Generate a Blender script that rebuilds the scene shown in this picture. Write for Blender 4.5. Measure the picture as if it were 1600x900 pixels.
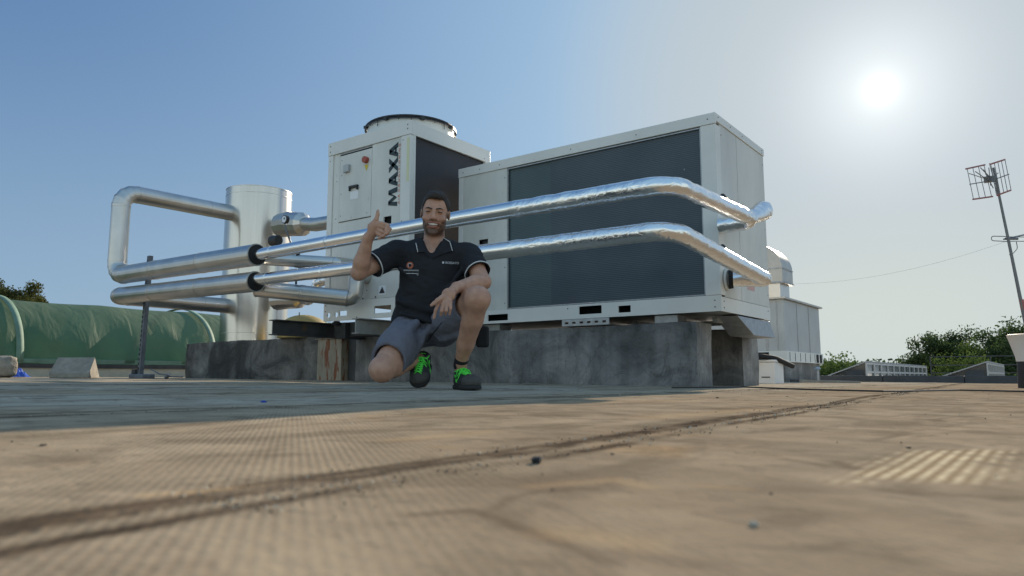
import bpy, bmesh, math, random
import numpy as np
from mathutils import Vector, Matrix, noise as mnoise
from mathutils.bvhtree import BVHTree

for o in list(bpy.data.objects): bpy.data.objects.remove(o)
random.seed(7); rng = np.random.default_rng(7)
R = math.radians
SC = bpy.context.scene
COL = SC.collection

# ------------------------------------------------------------------ camera, sky, sun, exposure
FPX = 1130.0; CAMH = 0.08
PITCH = math.atan(138/FPX); cP, sP = math.cos(PITCH), math.sin(PITCH)
YAW = R(90-53.2)                       # the machines stand square to the world axes, the camera looks across them
cY, sY = math.cos(YAW), math.sin(YAW)
cam_d = bpy.data.cameras.new('camera'); cam = bpy.data.objects.new('camera', cam_d); COL.objects.link(cam)
cam.location = (0, 0, CAMH); cam.rotation_euler = (math.pi/2+PITCH, 0, YAW)
cam_d.sensor_width = 36; cam_d.lens = FPX/1600*36
cam_d.clip_start = 0.01; cam_d.clip_end = 6000
cam_d.dof.use_dof = True; cam_d.dof.focus_distance = 5.0; cam_d.dof.aperture_fstop = 7.5
SC.camera = cam

def to_world(X, Y, Z):                 # from camera-heading axes (X right, Y away) to world axes
    return Vector((cY*X - sY*Y, sY*X + cY*Y, Z))
def ray(u, v):
    dx = (u-800)/FPX; dz = (450-v)/FPX
    return to_world(dx, cP-sP*dz, sP+cP*dz)
def at(u, v, Y):
    dx = (u-800)/FPX; dz = (450-v)/FPX; t = Y/(cP-sP*dz)
    return to_world(dx*t, Y, CAMH+(sP+cP*dz)*t)
def onx(u, v, x):
    d = ray(u, v); t = x/d.x; return Vector((x, d.y*t, CAMH+d.z*t))
def ony(u, v, y):
    d = ray(u, v); t = y/d.y; return Vector((d.x*t, y, CAMH+d.z*t))
def heading(x, y): return (cY*x + sY*y, -sY*x + cY*y)
def gz(x, y):                          # the roof falls about one per cent to the right
    X, Y = heading(x, y); return -.008*X + .002*Y
def ong(u, v):
    d = ray(u, v); X, Y = heading(d.x, d.y)
    t = CAMH/((-.008*X+.002*Y) - d.z); return Vector((d.x*t, d.y*t, CAMH+d.z*t))

SUN = ray(1375, 140).normalized()
SUN_EL = math.asin(SUN.z); SUN_ROT = math.atan2(SUN.x, SUN.y)
w = bpy.data.worlds.new('World'); SC.world = w; w.use_nodes = True
nt = w.node_tree; nt.nodes.clear(); N = nt.nodes.new; L = nt.links.new
wo = N('ShaderNodeOutputWorld'); bg = N('ShaderNodeBackground'); L(bg.outputs[0], wo.inputs[0])
sky = N('ShaderNodeTexSky'); sky.sky_type = 'NISHITA'; sky.sun_disc = False
sky.sun_elevation = SUN_EL; sky.sun_rotation = SUN_ROT
sky.air_density = 1.1; sky.dust_density = 1.0; sky.ozone_density = 2.0; sky.altitude = 50
SKY_STRENGTH = 0.12; EXPOSURE = 0.6; BACK_SKY_FILL = (3.35, 2.5, 1.75)
bg.inputs[1].default_value = SKY_STRENGTH
tc = N('ShaderNodeTexCoord')
dot = N('ShaderNodeVectorMath'); dot.operation = 'DOT_PRODUCT'; dot.inputs[1].default_value = SUN
L(tc.outputs['Generated'], dot.inputs[0])
cl = N('ShaderNodeMath'); cl.operation = 'MAXIMUM'; cl.inputs[1].default_value = 0.0; L(dot.outputs['Value'], cl.inputs[0])
# summer haze: the bright side of the sky is compressed, the lowest air turns pale, the air round the sun turns milky
def vm(op, a, b=None, s=None):
    n = N('ShaderNodeVectorMath'); n.operation = op
    for i, v in ((0,a),(1,b)):
        if v is None: continue
        if isinstance(v, tuple): n.inputs[i].default_value = v
        else: L(v, n.inputs[i])
    if s is not None:
        if isinstance(s, (int, float)): n.inputs['Scale'].default_value = s
        else: L(s, n.inputs['Scale'])
    return n.outputs['Value'] if op == 'DOT_PRODUCT' else n.outputs[0]
def mrange(src, f0, f1, t0, t1):
    n = N('ShaderNodeMapRange'); n.interpolation_type = 'SMOOTHSTEP'
    for k, v in (('From Min',f0),('From Max',f1),('To Min',t0),('To Max',t1)): n.inputs[k].default_value = v
    L(src, n.inputs['Value']); return n.outputs[0]
def cmix(fac, a, b):
    n = N('ShaderNodeMix'); n.data_type = 'RGBA'
    if isinstance(fac, (int, float)): n.inputs[0].default_value = fac
    else: L(fac, n.inputs[0])
    for i, v in ((6,a),(7,b)):
        if isinstance(v, tuple): n.inputs[i].default_value = (*v, 1)
        else: L(v, n.inputs[i])
    return n.outputs[2]
SKB = 1/(SKY_STRENGTH*2**EXPOSURE)
def lin(r, g, b): return tuple(((c/255+.055)/1.055)**2.4*SKB for c in (r, g, b))
nish = vm('DIVIDE', sky.outputs[0], vm('ADD', vm('SCALE', sky.outputs[0], s=1/5.0), (1,1,1)))
sepw = N('ShaderNodeSeparateXYZ'); L(tc.outputs['Generated'], sepw.inputs[0])
blue = cmix(mrange(sepw.outputs['Z'], .0, .52, 1, 0), lin(80,122,174), lin(144,176,204))
pale = cmix(mrange(sepw.outputs['Z'], .0, .25, 1, 0), lin(188,201,209), lin(217,222,208))
near_blue = cmix(mrange(sepw.outputs['Z'], .0, .30, 1, 0), lin(172,207,236), lin(200,214,220))
gp = N('ShaderNodeMath'); gp.operation = 'POWER'; gp.inputs[1].default_value = 4.0; L(cl.outputs[0], gp.inputs[0])
air = cmix(mrange(cl.outputs[0], .905, .990, 0, 1), cmix(gp.outputs[0], blue, near_blue), pale)
prev = cmix(.10, air, nish)
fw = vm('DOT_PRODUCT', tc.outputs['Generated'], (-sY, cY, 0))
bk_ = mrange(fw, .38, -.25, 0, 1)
prev = cmix(bk_, prev, vm('MULTIPLY', prev, BACK_SKY_FILL))   # added fill: sky behind the camera raised to brighten the shaded faces
# hazy summer air round the sun: three widths of aureole and the blown-out disc itself
for n_, a_, c_ in ((30000, 45.0, (1, .98, .94)), (3800, 1.3, (1, .98, .94)), (300, 1.45, (1, .985, .95)), (70, .50, (1, .985, .94))):
    pw = N('ShaderNodeMath'); pw.operation = 'POWER'; pw.inputs[1].default_value = n_; L(cl.outputs[0], pw.inputs[0])
    ml = N('ShaderNodeMath'); ml.operation = 'MULTIPLY'; ml.inputs[1].default_value = a_; L(pw.outputs[0], ml.inputs[0])
    vs = N('ShaderNodeVectorMath'); vs.operation = 'SCALE'; vs.inputs[0].default_value = c_; L(ml.outputs[0], vs.inputs['Scale'])
    ad = N('ShaderNodeVectorMath'); ad.operation = 'ADD'; L(prev, ad.inputs[0]); L(vs.outputs[0], ad.inputs[1]); prev = ad.outputs[0]
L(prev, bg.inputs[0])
sl = bpy.data.lights.new('sun', 'SUN'); sl.energy = 4.6; sl.angle = R(0.5); sl.color = (1, .86, .68)
so = bpy.data.objects.new('sun', sl); COL.objects.link(so); so.location = (0, 0, 30)
so.rotation_euler = SUN.to_track_quat('Z', 'Y').to_euler()
SC.render.engine = 'CYCLES'
SC.view_settings.view_transform = 'Standard'; SC.view_settings.look = 'None'
SC.view_settings.gamma = 1; SC.view_settings.exposure = EXPOSURE; SC.view_settings.use_curve_mapping = False

# ------------------------------------------------------------------ materials
def nodes_of(m):
    m.use_nodes = True; t = m.node_tree; return t, t.nodes, t.links
def mat(name, col, rough=.6, metal=0., var=.0, vscale=3., col2=None, bump=.0, bscale=40., stretch=(1,1,1), rvar=0., sss=0., spots=None, coat=0.):
    m = bpy.data.materials.new(name); t, nd, lk = nodes_of(m)
    b = nd['Principled BSDF']; b.inputs['Roughness'].default_value = rough; b.inputs['Metallic'].default_value = metal
    b.inputs['Base Color'].default_value = (*col, 1)
    if coat: b.inputs['Coat Weight'].default_value = coat
    tcn = nd.new('ShaderNodeTexCoord'); mp = nd.new('ShaderNodeMapping'); mp.inputs['Scale'].default_value = stretch
    lk.new(tcn.outputs['Object'], mp.inputs[0])
    last = None
    if var or col2:
        n1 = nd.new('ShaderNodeTexNoise'); n1.inputs['Scale'].default_value = vscale; n1.inputs['Detail'].default_value = 7; n1.inputs['Roughness'].default_value = .62
        lk.new(mp.outputs[0], n1.inputs['Vector'])
        cr = nd.new('ShaderNodeValToRGB'); cr.color_ramp.elements[0].position = .32; cr.color_ramp.elements[1].position = .68
        c2 = col2 if col2 else tuple(c*(1-var) for c in col)
        cr.color_ramp.elements[0].color = (*c2, 1); cr.color_ramp.elements[1].color = (*col, 1)
        lk.new(n1.outputs['Fac'], cr.inputs[0]); last = cr.outputs[0]
        if rvar:
            mr = nd.new('ShaderNodeMapRange'); mr.inputs['To Min'].default_value = rough-rvar; mr.inputs['To Max'].default_value = rough+rvar
            lk.new(n1.outputs['Fac'], mr.inputs['Value']); lk.new(mr.outputs[0], b.inputs['Roughness'])
    if spots:
        sc_, thr, scol = spots
        n3 = nd.new('ShaderNodeTexNoise'); n3.inputs['Scale'].default_value = sc_; n3.inputs['Detail'].default_value = 4; lk.new(mp.outputs[0], n3.inputs['Vector'])
        c3 = nd.new('ShaderNodeValToRGB'); c3.color_ramp.elements[0].position = thr; c3.color_ramp.elements[1].position = thr+.08
        lk.new(n3.outputs['Fac'], c3.inputs[0])
        mx = nd.new('ShaderNodeMix'); mx.data_type = 'RGBA'; lk.new(c3.outputs[0], mx.inputs[0])
        if last: lk.new(last, mx.inputs[6])
        else: mx.inputs[6].default_value = (*col, 1)
        mx.inputs[7].default_value = (*scol, 1); last = mx.outputs[2]
    if last: lk.new(last, b.inputs['Base Color'])
    if bump:
        n2 = nd.new('ShaderNodeTexNoise'); n2.inputs['Scale'].default_value = bscale; n2.inputs['Detail'].default_value = 5
        lk.new(mp.outputs[0], n2.inputs['Vector'])
        bm_ = nd.new('ShaderNodeBump'); bm_.inputs['Strength'].default_value = bump; bm_.inputs['Distance'].default_value = .01
        lk.new(n2.outputs['Fac'], bm_.inputs['Height']); lk.new(bm_.outputs[0], b.inputs['Normal'])
    if sss:
        b.inputs['Subsurface Weight'].default_value = sss; b.inputs['Subsurface Radius'].default_value = (.01, .004, .002); b.inputs['Subsurface Scale'].default_value = 1
    return m

M = {}
M['white'] = mat('powder_coated_sheet', (.70,.70,.65), .45, var=.22, vscale=2.6, stretch=(1,1,.35), bump=.03, bscale=9, rvar=.06, spots=(24,.70,(.52,.50,.45)))
M['white2'] = mat('pale_frame_sheet', (.74,.74,.70), .40, var=.10, vscale=2.2, bump=.02, bscale=12)
M['dark'] = mat('black_plastic', (.015,.015,.017), .45)
M['void'] = mat('dark_recess', (.012,.012,.013), .9)
M['screw'] = mat('dark_screw_head', (.05,.05,.055), .4, .7)
M['rubber'] = mat('black_foam_insulation', (.012,.012,.014), .8, bump=.3, bscale=60)
M['galv'] = mat('galvanised_steel', (.42,.44,.46), .48, .75, var=.3, vscale=22, bump=.05, bscale=60)
M['strut'] = mat('weathered_strut_steel', (.20,.22,.25), .55, .6, var=.4, vscale=14, bump=.1)
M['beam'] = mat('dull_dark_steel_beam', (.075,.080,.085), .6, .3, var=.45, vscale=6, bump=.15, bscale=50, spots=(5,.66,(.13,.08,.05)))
M['beam_l'] = mat('grey_zinc_beam', (.33,.34,.33), .55, .3, var=.3, vscale=8, bump=.1, spots=(12,.68,(.2,.15,.11)))
M['jacket'] = mat('aluminium_jacket', (.62,.60,.57), .33, 1., var=.16, vscale=5, bump=.05, bscale=7, rvar=.08)
M['tank'] = mat('aluminium_tank_cladding', (.60,.58,.55), .22, 1., var=.22, vscale=2.6, bump=.012, bscale=1.6, stretch=(2.6,2.6,.10), rvar=.05)
M['foil_smooth'] = mat('smooth_foil', (.83,.83,.84), .17, 1., bump=.06, bscale=18, var=.06, vscale=6)
M['duct'] = mat('galvanised_duct', (.50,.48,.45), .42, .85, var=.18, vscale=5, bump=.04, bscale=8)
M['ahu'] = mat('grey_white_sheet', (.50,.52,.52), .5, .25, var=.18, vscale=2, bump=.03)
M['rust'] = mat('rusted_cream_sheet', (.36,.33,.26), .7, col2=(.22,.19,.14), vscale=3, bump=.2, stretch=(4,4,1), spots=(5,.52,(.20,.075,.035)))
M['yellow'] = mat('dull_yellow_paint', (.42,.31,.09), .5, var=.3, vscale=6, bump=.05)
M['black_pot'] = mat('blackish_paint', (.022,.022,.023), .6)
M['white_pot'] = mat('white_plastic', (.75,.74,.72), .5, var=.1)
M['slab'] = mat('rough_concrete', (.33,.30,.25), .9, var=.35, vscale=14, bump=.5, bscale=90)
M['blue'] = mat('blue_sheet', (.02,.08,.42), .5, bump=.3)
M['curb'] = mat('cream_curb', (.55,.52,.42), .8, var=.3, vscale=3, bump=.2)
M['kerb'] = mat('dark_bitumen_kerb', (.075,.08,.085), .7, var=.4, vscale=3, bump=.2)
M['glass'] = mat('dull_roof_glass', (.05,.06,.065), .12, var=.3, vscale=.8)
M['panel_edge'] = mat('pale_window_bars', (.5,.5,.49), .5, .2)
M['red'] = mat('red_switch', (.34,.06,.03), .4)
M['yel'] = mat('yellow_switch_plate', (.65,.50,.04), .5)
M['sticker'] = mat('white_sticker', (.78,.79,.80), .5)
M['sticker_y'] = mat('pale_yellow_sticker', (.66,.66,.42), .5)
M['blue_mark'] = mat('blue_sticker', (.06,.13,.5), .5)
M['red_mark'] = mat('pale_red_sticker', (.62,.36,.32), .5)
M['logo_dark'] = mat('dark_teal_lettering', (.012,.03,.037), .5)
M['logo_red'] = mat('faded_red_lettering', (.62,.20,.14), .5)
M['gauge'] = mat('gauge_face', (.7,.75,.8), .2)
M['wire'] = mat('antenna_metal', (.17,.18,.19), .5, .4)
M['antenna_red'] = mat('red_brown_plastic', (.33,.12,.11), .5)
M['crumb'] = mat('dark_dirt_crumb', (.05,.04,.032), .95, bump=.5)
M['grit'] = mat('pale_grit', (.5,.45,.36), .9)
M['pouch'] = mat('black_fabric', (.015,.015,.017), .9)

# crinkled foil
def foil():
    m = bpy.data.materials.new('crinkled_foil'); t, nd, lk = nodes_of(m); b = nd['Principled BSDF']
    b.inputs['Base Color'].default_value = (.86,.86,.86,1); b.inputs['Metallic'].default_value = 1; b.inputs['Roughness'].default_value = .25
    tcn = nd.new('ShaderNodeTexCoord')
    v = nd.new('ShaderNodeTexVoronoi'); v.feature = 'DISTANCE_TO_EDGE'; v.inputs['Scale'].default_value = 16
    n = nd.new('ShaderNodeTexNoise'); n.inputs['Scale'].default_value = 9; n.inputs['Detail'].default_value = 6
    lk.new(tcn.outputs['Object'], n.inputs['Vector'])
    vm = nd.new('ShaderNodeVectorMath'); vm.operation = 'MULTIPLY_ADD'; vm.inputs[1].default_value = (.12,.12,.12)
    lk.new(n.outputs['Color'], vm.inputs[0]); lk.new(tcn.outputs['Object'], vm.inputs[2]); lk.new(vm.outputs[0], v.inputs['Vector'])
    mn = nd.new('ShaderNodeMath'); mn.operation = 'MINIMUM'; mn.inputs[1].default_value = .25; lk.new(v.outputs['Distance'], mn.inputs[0])
    ad = nd.new('ShaderNodeMath'); ad.operation = 'ADD'; lk.new(mn.outputs[0], ad.inputs[0]); lk.new(n.outputs['Fac'], ad.inputs[1])
    bm_ = nd.new('ShaderNodeBump'); bm_.inputs['Strength'].default_value = .5; bm_.inputs['Distance'].default_value = .012
    lk.new(ad.outputs[0], bm_.inputs['Height']); lk.new(bm_.outputs[0], b.inputs['Normal'])
    return m
M['foil'] = foil()

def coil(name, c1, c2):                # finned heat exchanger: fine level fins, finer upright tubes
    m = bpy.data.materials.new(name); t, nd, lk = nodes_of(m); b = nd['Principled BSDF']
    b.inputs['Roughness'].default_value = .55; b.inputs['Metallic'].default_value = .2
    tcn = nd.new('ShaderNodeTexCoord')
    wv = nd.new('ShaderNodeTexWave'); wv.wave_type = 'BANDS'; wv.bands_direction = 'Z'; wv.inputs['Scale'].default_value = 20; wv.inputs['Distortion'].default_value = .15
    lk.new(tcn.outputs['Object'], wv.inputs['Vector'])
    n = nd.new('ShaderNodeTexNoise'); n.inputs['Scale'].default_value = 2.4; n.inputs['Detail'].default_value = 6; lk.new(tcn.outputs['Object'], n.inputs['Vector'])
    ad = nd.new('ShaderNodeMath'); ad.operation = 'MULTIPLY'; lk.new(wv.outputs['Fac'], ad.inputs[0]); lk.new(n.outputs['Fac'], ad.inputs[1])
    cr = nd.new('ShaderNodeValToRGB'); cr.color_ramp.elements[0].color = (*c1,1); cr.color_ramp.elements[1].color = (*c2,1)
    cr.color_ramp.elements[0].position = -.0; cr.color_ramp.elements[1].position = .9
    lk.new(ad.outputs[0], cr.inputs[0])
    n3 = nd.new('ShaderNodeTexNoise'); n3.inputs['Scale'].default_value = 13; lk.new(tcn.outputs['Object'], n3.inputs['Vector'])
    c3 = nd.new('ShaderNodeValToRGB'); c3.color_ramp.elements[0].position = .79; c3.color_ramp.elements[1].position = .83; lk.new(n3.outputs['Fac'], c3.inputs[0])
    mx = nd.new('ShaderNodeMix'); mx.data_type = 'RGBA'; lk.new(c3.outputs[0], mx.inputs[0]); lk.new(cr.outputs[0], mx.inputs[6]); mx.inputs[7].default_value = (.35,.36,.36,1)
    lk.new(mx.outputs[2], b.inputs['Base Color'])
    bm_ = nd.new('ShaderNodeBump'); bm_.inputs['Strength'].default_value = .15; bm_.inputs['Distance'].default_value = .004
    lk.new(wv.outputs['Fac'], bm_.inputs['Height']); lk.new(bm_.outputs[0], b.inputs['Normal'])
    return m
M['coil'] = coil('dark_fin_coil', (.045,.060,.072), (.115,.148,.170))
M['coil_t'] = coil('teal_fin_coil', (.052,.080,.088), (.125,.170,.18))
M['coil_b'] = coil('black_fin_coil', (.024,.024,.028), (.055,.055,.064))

def plinth_mat():                      # concrete upstand painted over with bitumen and silver paint, patchy
    m = bpy.data.materials.new('coated_concrete_plinth'); t, nd, lk = nodes_of(m); b = nd['Principled BSDF']
    tcn = nd.new('ShaderNodeTexCoord')
    def noise(s, d=8, st=(1,1,1), dist=0):
        mp = nd.new('ShaderNodeMapping'); mp.inputs['Scale'].default_value = st; lk.new(tcn.outputs['Object'], mp.inputs[0])
        n = nd.new('ShaderNodeTexNoise'); n.inputs['Scale'].default_value = s; n.inputs['Detail'].default_value = d; n.inputs['Roughness'].default_value = .6; n.inputs['Distortion'].default_value = dist
        lk.new(mp.outputs[0], n.inputs['Vector']); return n.outputs['Fac']
    def ramp(src, els):
        cr = nd.new('ShaderNodeValToRGB'); e = cr.color_ramp.elements
        while len(e) < len(els): e.new(.5)
        for i, (p, c) in enumerate(els): e[i].position = p; e[i].color = (*c, 1)
        lk.new(src, cr.inputs[0]); return cr.outputs[0]
    base = ramp(noise(1.7, 9, (1,1,1.3), 1.2), [(.30,(.060,.060,.060)), (.45,(.15,.152,.15)), (.56,(.23,.228,.22)), (.70,(.34,.335,.32))])
    streak = ramp(noise(5, 6, (1.4,1.4,.18)), [(.42,(0,0,0)), (.72,(1,1,1))])
    mx = nd.new('ShaderNodeMix'); mx.data_type = 'RGBA'; mx.blend_type = 'MULTIPLY'; mx.inputs[0].default_value = .55
    lk.new(base, mx.inputs[6]); 
    r2 = ramp(noise(5, 6, (1.4,1.4,.18)), [(.36,(.35,.35,.36)), (.62,(1,1,1))]); lk.new(r2, mx.inputs[7])
    cr = ramp(noise(2.3, 10, (1,1,.6), 2.5), [(.475,(1,1,1)), (.495,(.25,.25,.25)), (.51,(1,1,1))])
    m2 = nd.new('ShaderNodeMix'); m2.data_type = 'RGBA'; m2.blend_type = 'MULTIPLY'; m2.inputs[0].default_value = .5
    lk.new(mx.outputs[2], m2.inputs[6]); lk.new(cr, m2.inputs[7])
    lk.new(m2.outputs[2], b.inputs['Base Color']); b.inputs['Roughness'].default_value = .6
    nb = noise(22, 8)
    nb2 = noise(3, 6)
    ad = nd.new('ShaderNodeMath'); ad.operation = 'MULTIPLY_ADD'; ad.inputs[1].default_value = 3; lk.new(nb2, ad.inputs[0]); lk.new(nb, ad.inputs[2])
    bm_ = nd.new('ShaderNodeBump'); bm_.inputs['Strength'].default_value = .7; bm_.inputs['Distance'].default_value = .012
    lk.new(ad.outputs[0], bm_.inputs['Height']); lk.new(bm_.outputs[0], b.inputs['Normal'])
    return m
M['plinth'] = plinth_mat()
M['plinth_dark'] = M['plinth'].copy(); M['plinth_dark'].name = 'bitumen_stained_plinth'
for n_ in M['plinth_dark'].node_tree.nodes:
    if n_.type == 'VALTORGB' and len(n_.color_ramp.elements) == 4:
        for e_, c_ in zip(n_.color_ramp.elements, ((.022,.022,.022),(.06,.060,.058),(.15,.147,.14),(.27,.26,.24))): e_.color = (*c_, 1)

def net_mat():
    m = bpy.data.materials.new('green_shade_net'); t, nd, lk = nodes_of(m); b = nd['Principled BSDF']
    tcn = nd.new('ShaderNodeTexCoord')
    n = nd.new('ShaderNodeTexNoise'); n.inputs['Scale'].default_value = .9; n.inputs['Detail'].default_value = 6; lk.new(tcn.outputs['Object'], n.inputs['Vector'])
    cr = nd.new('ShaderNodeValToRGB'); e = cr.color_ramp.elements
    e[0].position = .35; e[0].color = (.085,.145,.10,1); e[1].position = .72; e[1].color = (.17,.205,.13,1)
    lk.new(n.outputs['Fac'], cr.inputs[0]); lk.new(cr.outputs[0], b.inputs['Base Color']); b.inputs['Roughness'].default_value = .65
    tr = nd.new('ShaderNodeBsdfTranslucent'); tr.inputs[0].default_value = (.08,.27,.17,1)
    mx = nd.new('ShaderNodeMixShader'); mx.inputs[0].default_value = .40
    tp = nd.new('ShaderNodeBsdfTransparent'); tp.inputs[0].default_value = (.6,.8,.68,1); m3 = nd.new('ShaderNodeMixShader'); m3.inputs[0].default_value = .16
    lk.new(b.outputs[0], mx.inputs[1]); lk.new(tr.outputs[0], mx.inputs[2]); lk.new(mx.outputs[0], m3.inputs[1]); lk.new(tp.outputs[0], m3.inputs[2]); lk.new(m3.outputs[0], nd['Material Output'].inputs[0])
    n2 = nd.new('ShaderNodeTexNoise'); n2.inputs['Scale'].default_value = 2.2; n2.inputs['Detail'].default_value = 5; n2.inputs['Distortion'].default_value = .8; mp2 = nd.new('ShaderNodeMapping'); mp2.inputs['Scale'].default_value = (1,2.6,.7); lk.new(tcn.outputs['Object'], mp2.inputs[0]); lk.new(mp2.outputs[0], n2.inputs['Vector'])
    bm_ = nd.new('ShaderNodeBump'); bm_.inputs['Strength'].default_value = .5; bm_.inputs['Distance'].default_value = .05
    lk.new(n2.outputs['Fac'], bm_.inputs['Height']); lk.new(bm_.outputs[0], b.inputs['Normal'])
    return m
M['net'] = net_mat()
M['net_edge'] = mat('pale_green_net_hem', (.14,.24,.18), .7, var=.3, vscale=5, bump=.3, bscale=12)

def leaf_mat(name, c1, c2, tcol):
    m = bpy.data.materials.new(name); t, nd, lk = nodes_of(m); b = nd['Principled BSDF']
    oi = nd.new('ShaderNodeNewGeometry'); cr = nd.new('ShaderNodeValToRGB')
    cr.color_ramp.elements[0].color = (*c1,1); cr.color_ramp.elements[1].color = (*c2,1)
    lk.new(oi.outputs['Random Per Island'], cr.inputs[0]); lk.new(cr.outputs[0], b.inputs['Base Color']); b.inputs['Roughness'].default_value = .95; b.inputs['Specular IOR Level'].default_value = .05
    tr = nd.new('ShaderNodeBsdfTranslucent'); tr.inputs[0].default_value = (*tcol,1)
    mx = nd.new('ShaderNodeMixShader'); mx.inputs[0].default_value = .22
    lk.new(b.outputs[0], mx.inputs[1]); lk.new(tr.outputs[0], mx.inputs[2]); lk.new(mx.outputs[0], nd['Material Output'].inputs[0])
    return m
M['leaf'] = leaf_mat('dark_green_leaves', (.030,.050,.026), (.080,.110,.050), (.08,.13,.04))
M['leaf2'] = leaf_mat('fresh_green_leaves', (.040,.072,.022), (.10,.145,.048), (.13,.19,.045))
M['leaf3'] = leaf_mat('olive_leaves', (.04,.05,.02), (.12,.12,.045), (.12,.13,.03))
M['bark'] = mat('bark', (.09,.07,.05), .9, var=.4, vscale=6, bump=.5)
M['grass'] = mat('rough_grass', (.07,.09,.03), .9, col2=(.12,.10,.05), vscale=.05)

# ------------------------------------------------------------------ mesh building helpers
class MB:
    def __init__(s): s.v = []; s.f = []; s.mi = []
    def add(s, vs, fs, mi=0):
        n = len(s.v); s.v += [tuple(p) for p in vs]; s.f += [tuple(i+n for i in f) for f in fs]; s.mi += [mi]*len(fs); return s
    def box(s, x0, x1, y0, y1, z0, z1, mi=0):
        if x0 > x1: x0, x1 = x1, x0
        if y0 > y1: y0, y1 = y1, y0
        if z0 > z1: z0, z1 = z1, z0
        vs = [(x,y,z) for z in (z0,z1) for y in (y0,y1) for x in (x0,x1)]
        return s.add(vs, [(0,2,3,1),(4,5,7,6),(0,1,5,4),(2,6,7,3),(0,4,6,2),(1,3,7,5)], mi)
    def hexa(s, pts, mi=0):            # eight corners, bottom ring then top ring
        return s.add(pts, [(3,2,1,0),(4,5,6,7),(0,1,5,4),(1,2,6,5),(2,3,7,6),(3,0,4,7)], mi)
    def cyl(s, p0, p1, r0, r1=None, n=16, mi=0, caps=True):
        r1 = r0 if r1 is None else r1
        p0, p1 = Vector(p0), Vector(p1); d = (p1-p0).normalized()
        a = d.orthogonal().normalized(); b = d.cross(a)
        vs = []
        for p, r in ((p0,r0),(p1,r1)):
            for k in range(n):
                t = 2*math.pi*k/n; vs.append(p + a*(r*math.cos(t)) + b*(r*math.sin(t)))
        fs = [(k,(k+1)%n,n+(k+1)%n,n+k) for k in range(n)]
        if caps: fs += [tuple(range(n-1,-1,-1)), tuple(range(n,2*n))]
        return s.add(vs, fs, mi)
    def sweep(s, pts, rad, n=24, mi=0, caps=True, disp=None):
        pts = [Vector(p) for p in pts]; m = len(pts)
        if not hasattr(rad, '__len__'): rad = [rad]*m
        t0 = (pts[1]-pts[0]).normalized(); a = t0.orthogonal().normalized(); vs = []
        if abs(t0.z) < .9: a = (Vector((0,0,1)) - t0*t0.z).normalized()
        for i, p in enumerate(pts):
            t = ((pts[min(i+1,m-1)]-p).normalized() + (p-pts[max(i-1,0)]).normalized()).normalized()
            a = (a - t*a.dot(t)).normalized(); b = t.cross(a)
            for k in range(n):
                an = 2*math.pi*k/n; d = a*math.cos(an)+b*math.sin(an); r = rad[i]
                q = p + d*r
                if disp: q = q + d*disp(q, i, an)
                vs.append(q)
        fs = [(i*n+k, i*n+(k+1)%n, (i+1)*n+(k+1)%n, (i+1)*n+k) for i in range(m-1) for k in range(n)]
        if caps: fs += [tuple(range(n-1,-1,-1)), tuple(range((m-1)*n, m*n))]
        return s.add(vs, fs, mi)
    def dots(s, pts, nrm, r=.007, mi=1):   # screw heads standing 2 mm proud
        nrm = Vector(nrm)
        for p in pts: s.cyl(Vector(p)-nrm*.004, Vector(p)+nrm*.003, r, r*.7, 8, mi)
        return s
    def build(s, name, mats, parent=None, smooth=False, bevel=0., angle=40):
        me = bpy.data.meshes.new(name); o = bpy.data.objects.new(name, me); COL.objects.link(o)
        if parent is not None:
            inv = parent.matrix_basis.inverted() if parent.parent is None else (parent.parent.matrix_basis @ parent.matrix_basis).inverted()
            vs = [inv @ Vector(v) for v in s.v]; o.parent = parent
        else:
            vs = [Vector(v) for v in s.v]
        if parent is None:             # origin at the base centre
            lo = [min(v[i] for v in vs) for i in range(3)]; hi = [max(v[i] for v in vs) for i in range(3)]
            c = Vector(((lo[0]+hi[0])/2, (lo[1]+hi[1])/2, lo[2])); o.location = c; vs = [v-c for v in vs]
        me.from_pydata(vs, [], s.f)
        for m in (mats if isinstance(mats, (list, tuple)) else [mats]): me.materials.append(m)
        me.polygons.foreach_set('material_index', s.mi)
        if smooth:
            me.polygons.foreach_set('use_smooth', [True]*len(s.f)); me.update()
            me.set_sharp_from_angle(angle=R(angle))
        me.update()
        if bevel:
            bv = o.modifiers.new('bevel', 'BEVEL'); bv.width = bevel; bv.segments = 2; bv.limit_method = 'ANGLE'; bv.angle_limit = R(50)
        return o
def tag(o, label=None, cat=None, group=None, kind=None):
    if label: o['label'] = label
    if cat: o['category'] = cat
    if group: o['group'] = group
    if kind: o['kind'] = kind
    return o
def thing(name, label, cat, loc, rz=0, group=None):
    o = bpy.data.objects.new(name, None); COL.objects.link(o); o.location = loc; o.rotation_euler = (0,0,rz)
    o.empty_display_size = .1
    o.matrix_basis = Matrix.Translation(Vector(loc)) @ Matrix.Rotation(rz, 4, 'Z')
    return tag(o, label, cat, group)
def fillet(pts, r, n=8):
    pts = [Vector(p) for p in pts]; out = [pts[0]]
    rr = r if hasattr(r, '__len__') else [r]*len(pts)
    for i in range(1, len(pts)-1):
        a, b, c = pts[i-1], pts[i], pts[i+1]; u, v = (a-b).normalized(), (c-b).normalized()
        ang = u.angle(v)
        if ang > 3.1 or rr[i] < 1e-4: out.append(b); continue
        t = min(rr[i]/math.tan(ang/2), (a-b).length*.48, (c-b).length*.48)
        rad = t*math.tan(ang/2); cen = b + (u+v).normalized()*(rad/math.sin(ang/2))
        p0 = b+u*t; p1 = b+v*t; e0 = p0-cen; e1 = p1-cen
        for k in range(n+1): out.append(cen + (e0*math.sin((1-k/n)*e0.angle(e1)) + e1*math.sin(k/n*e0.angle(e1)))/math.sin(e0.angle(e1)))
    out.append(pts[-1]); return out
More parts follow.
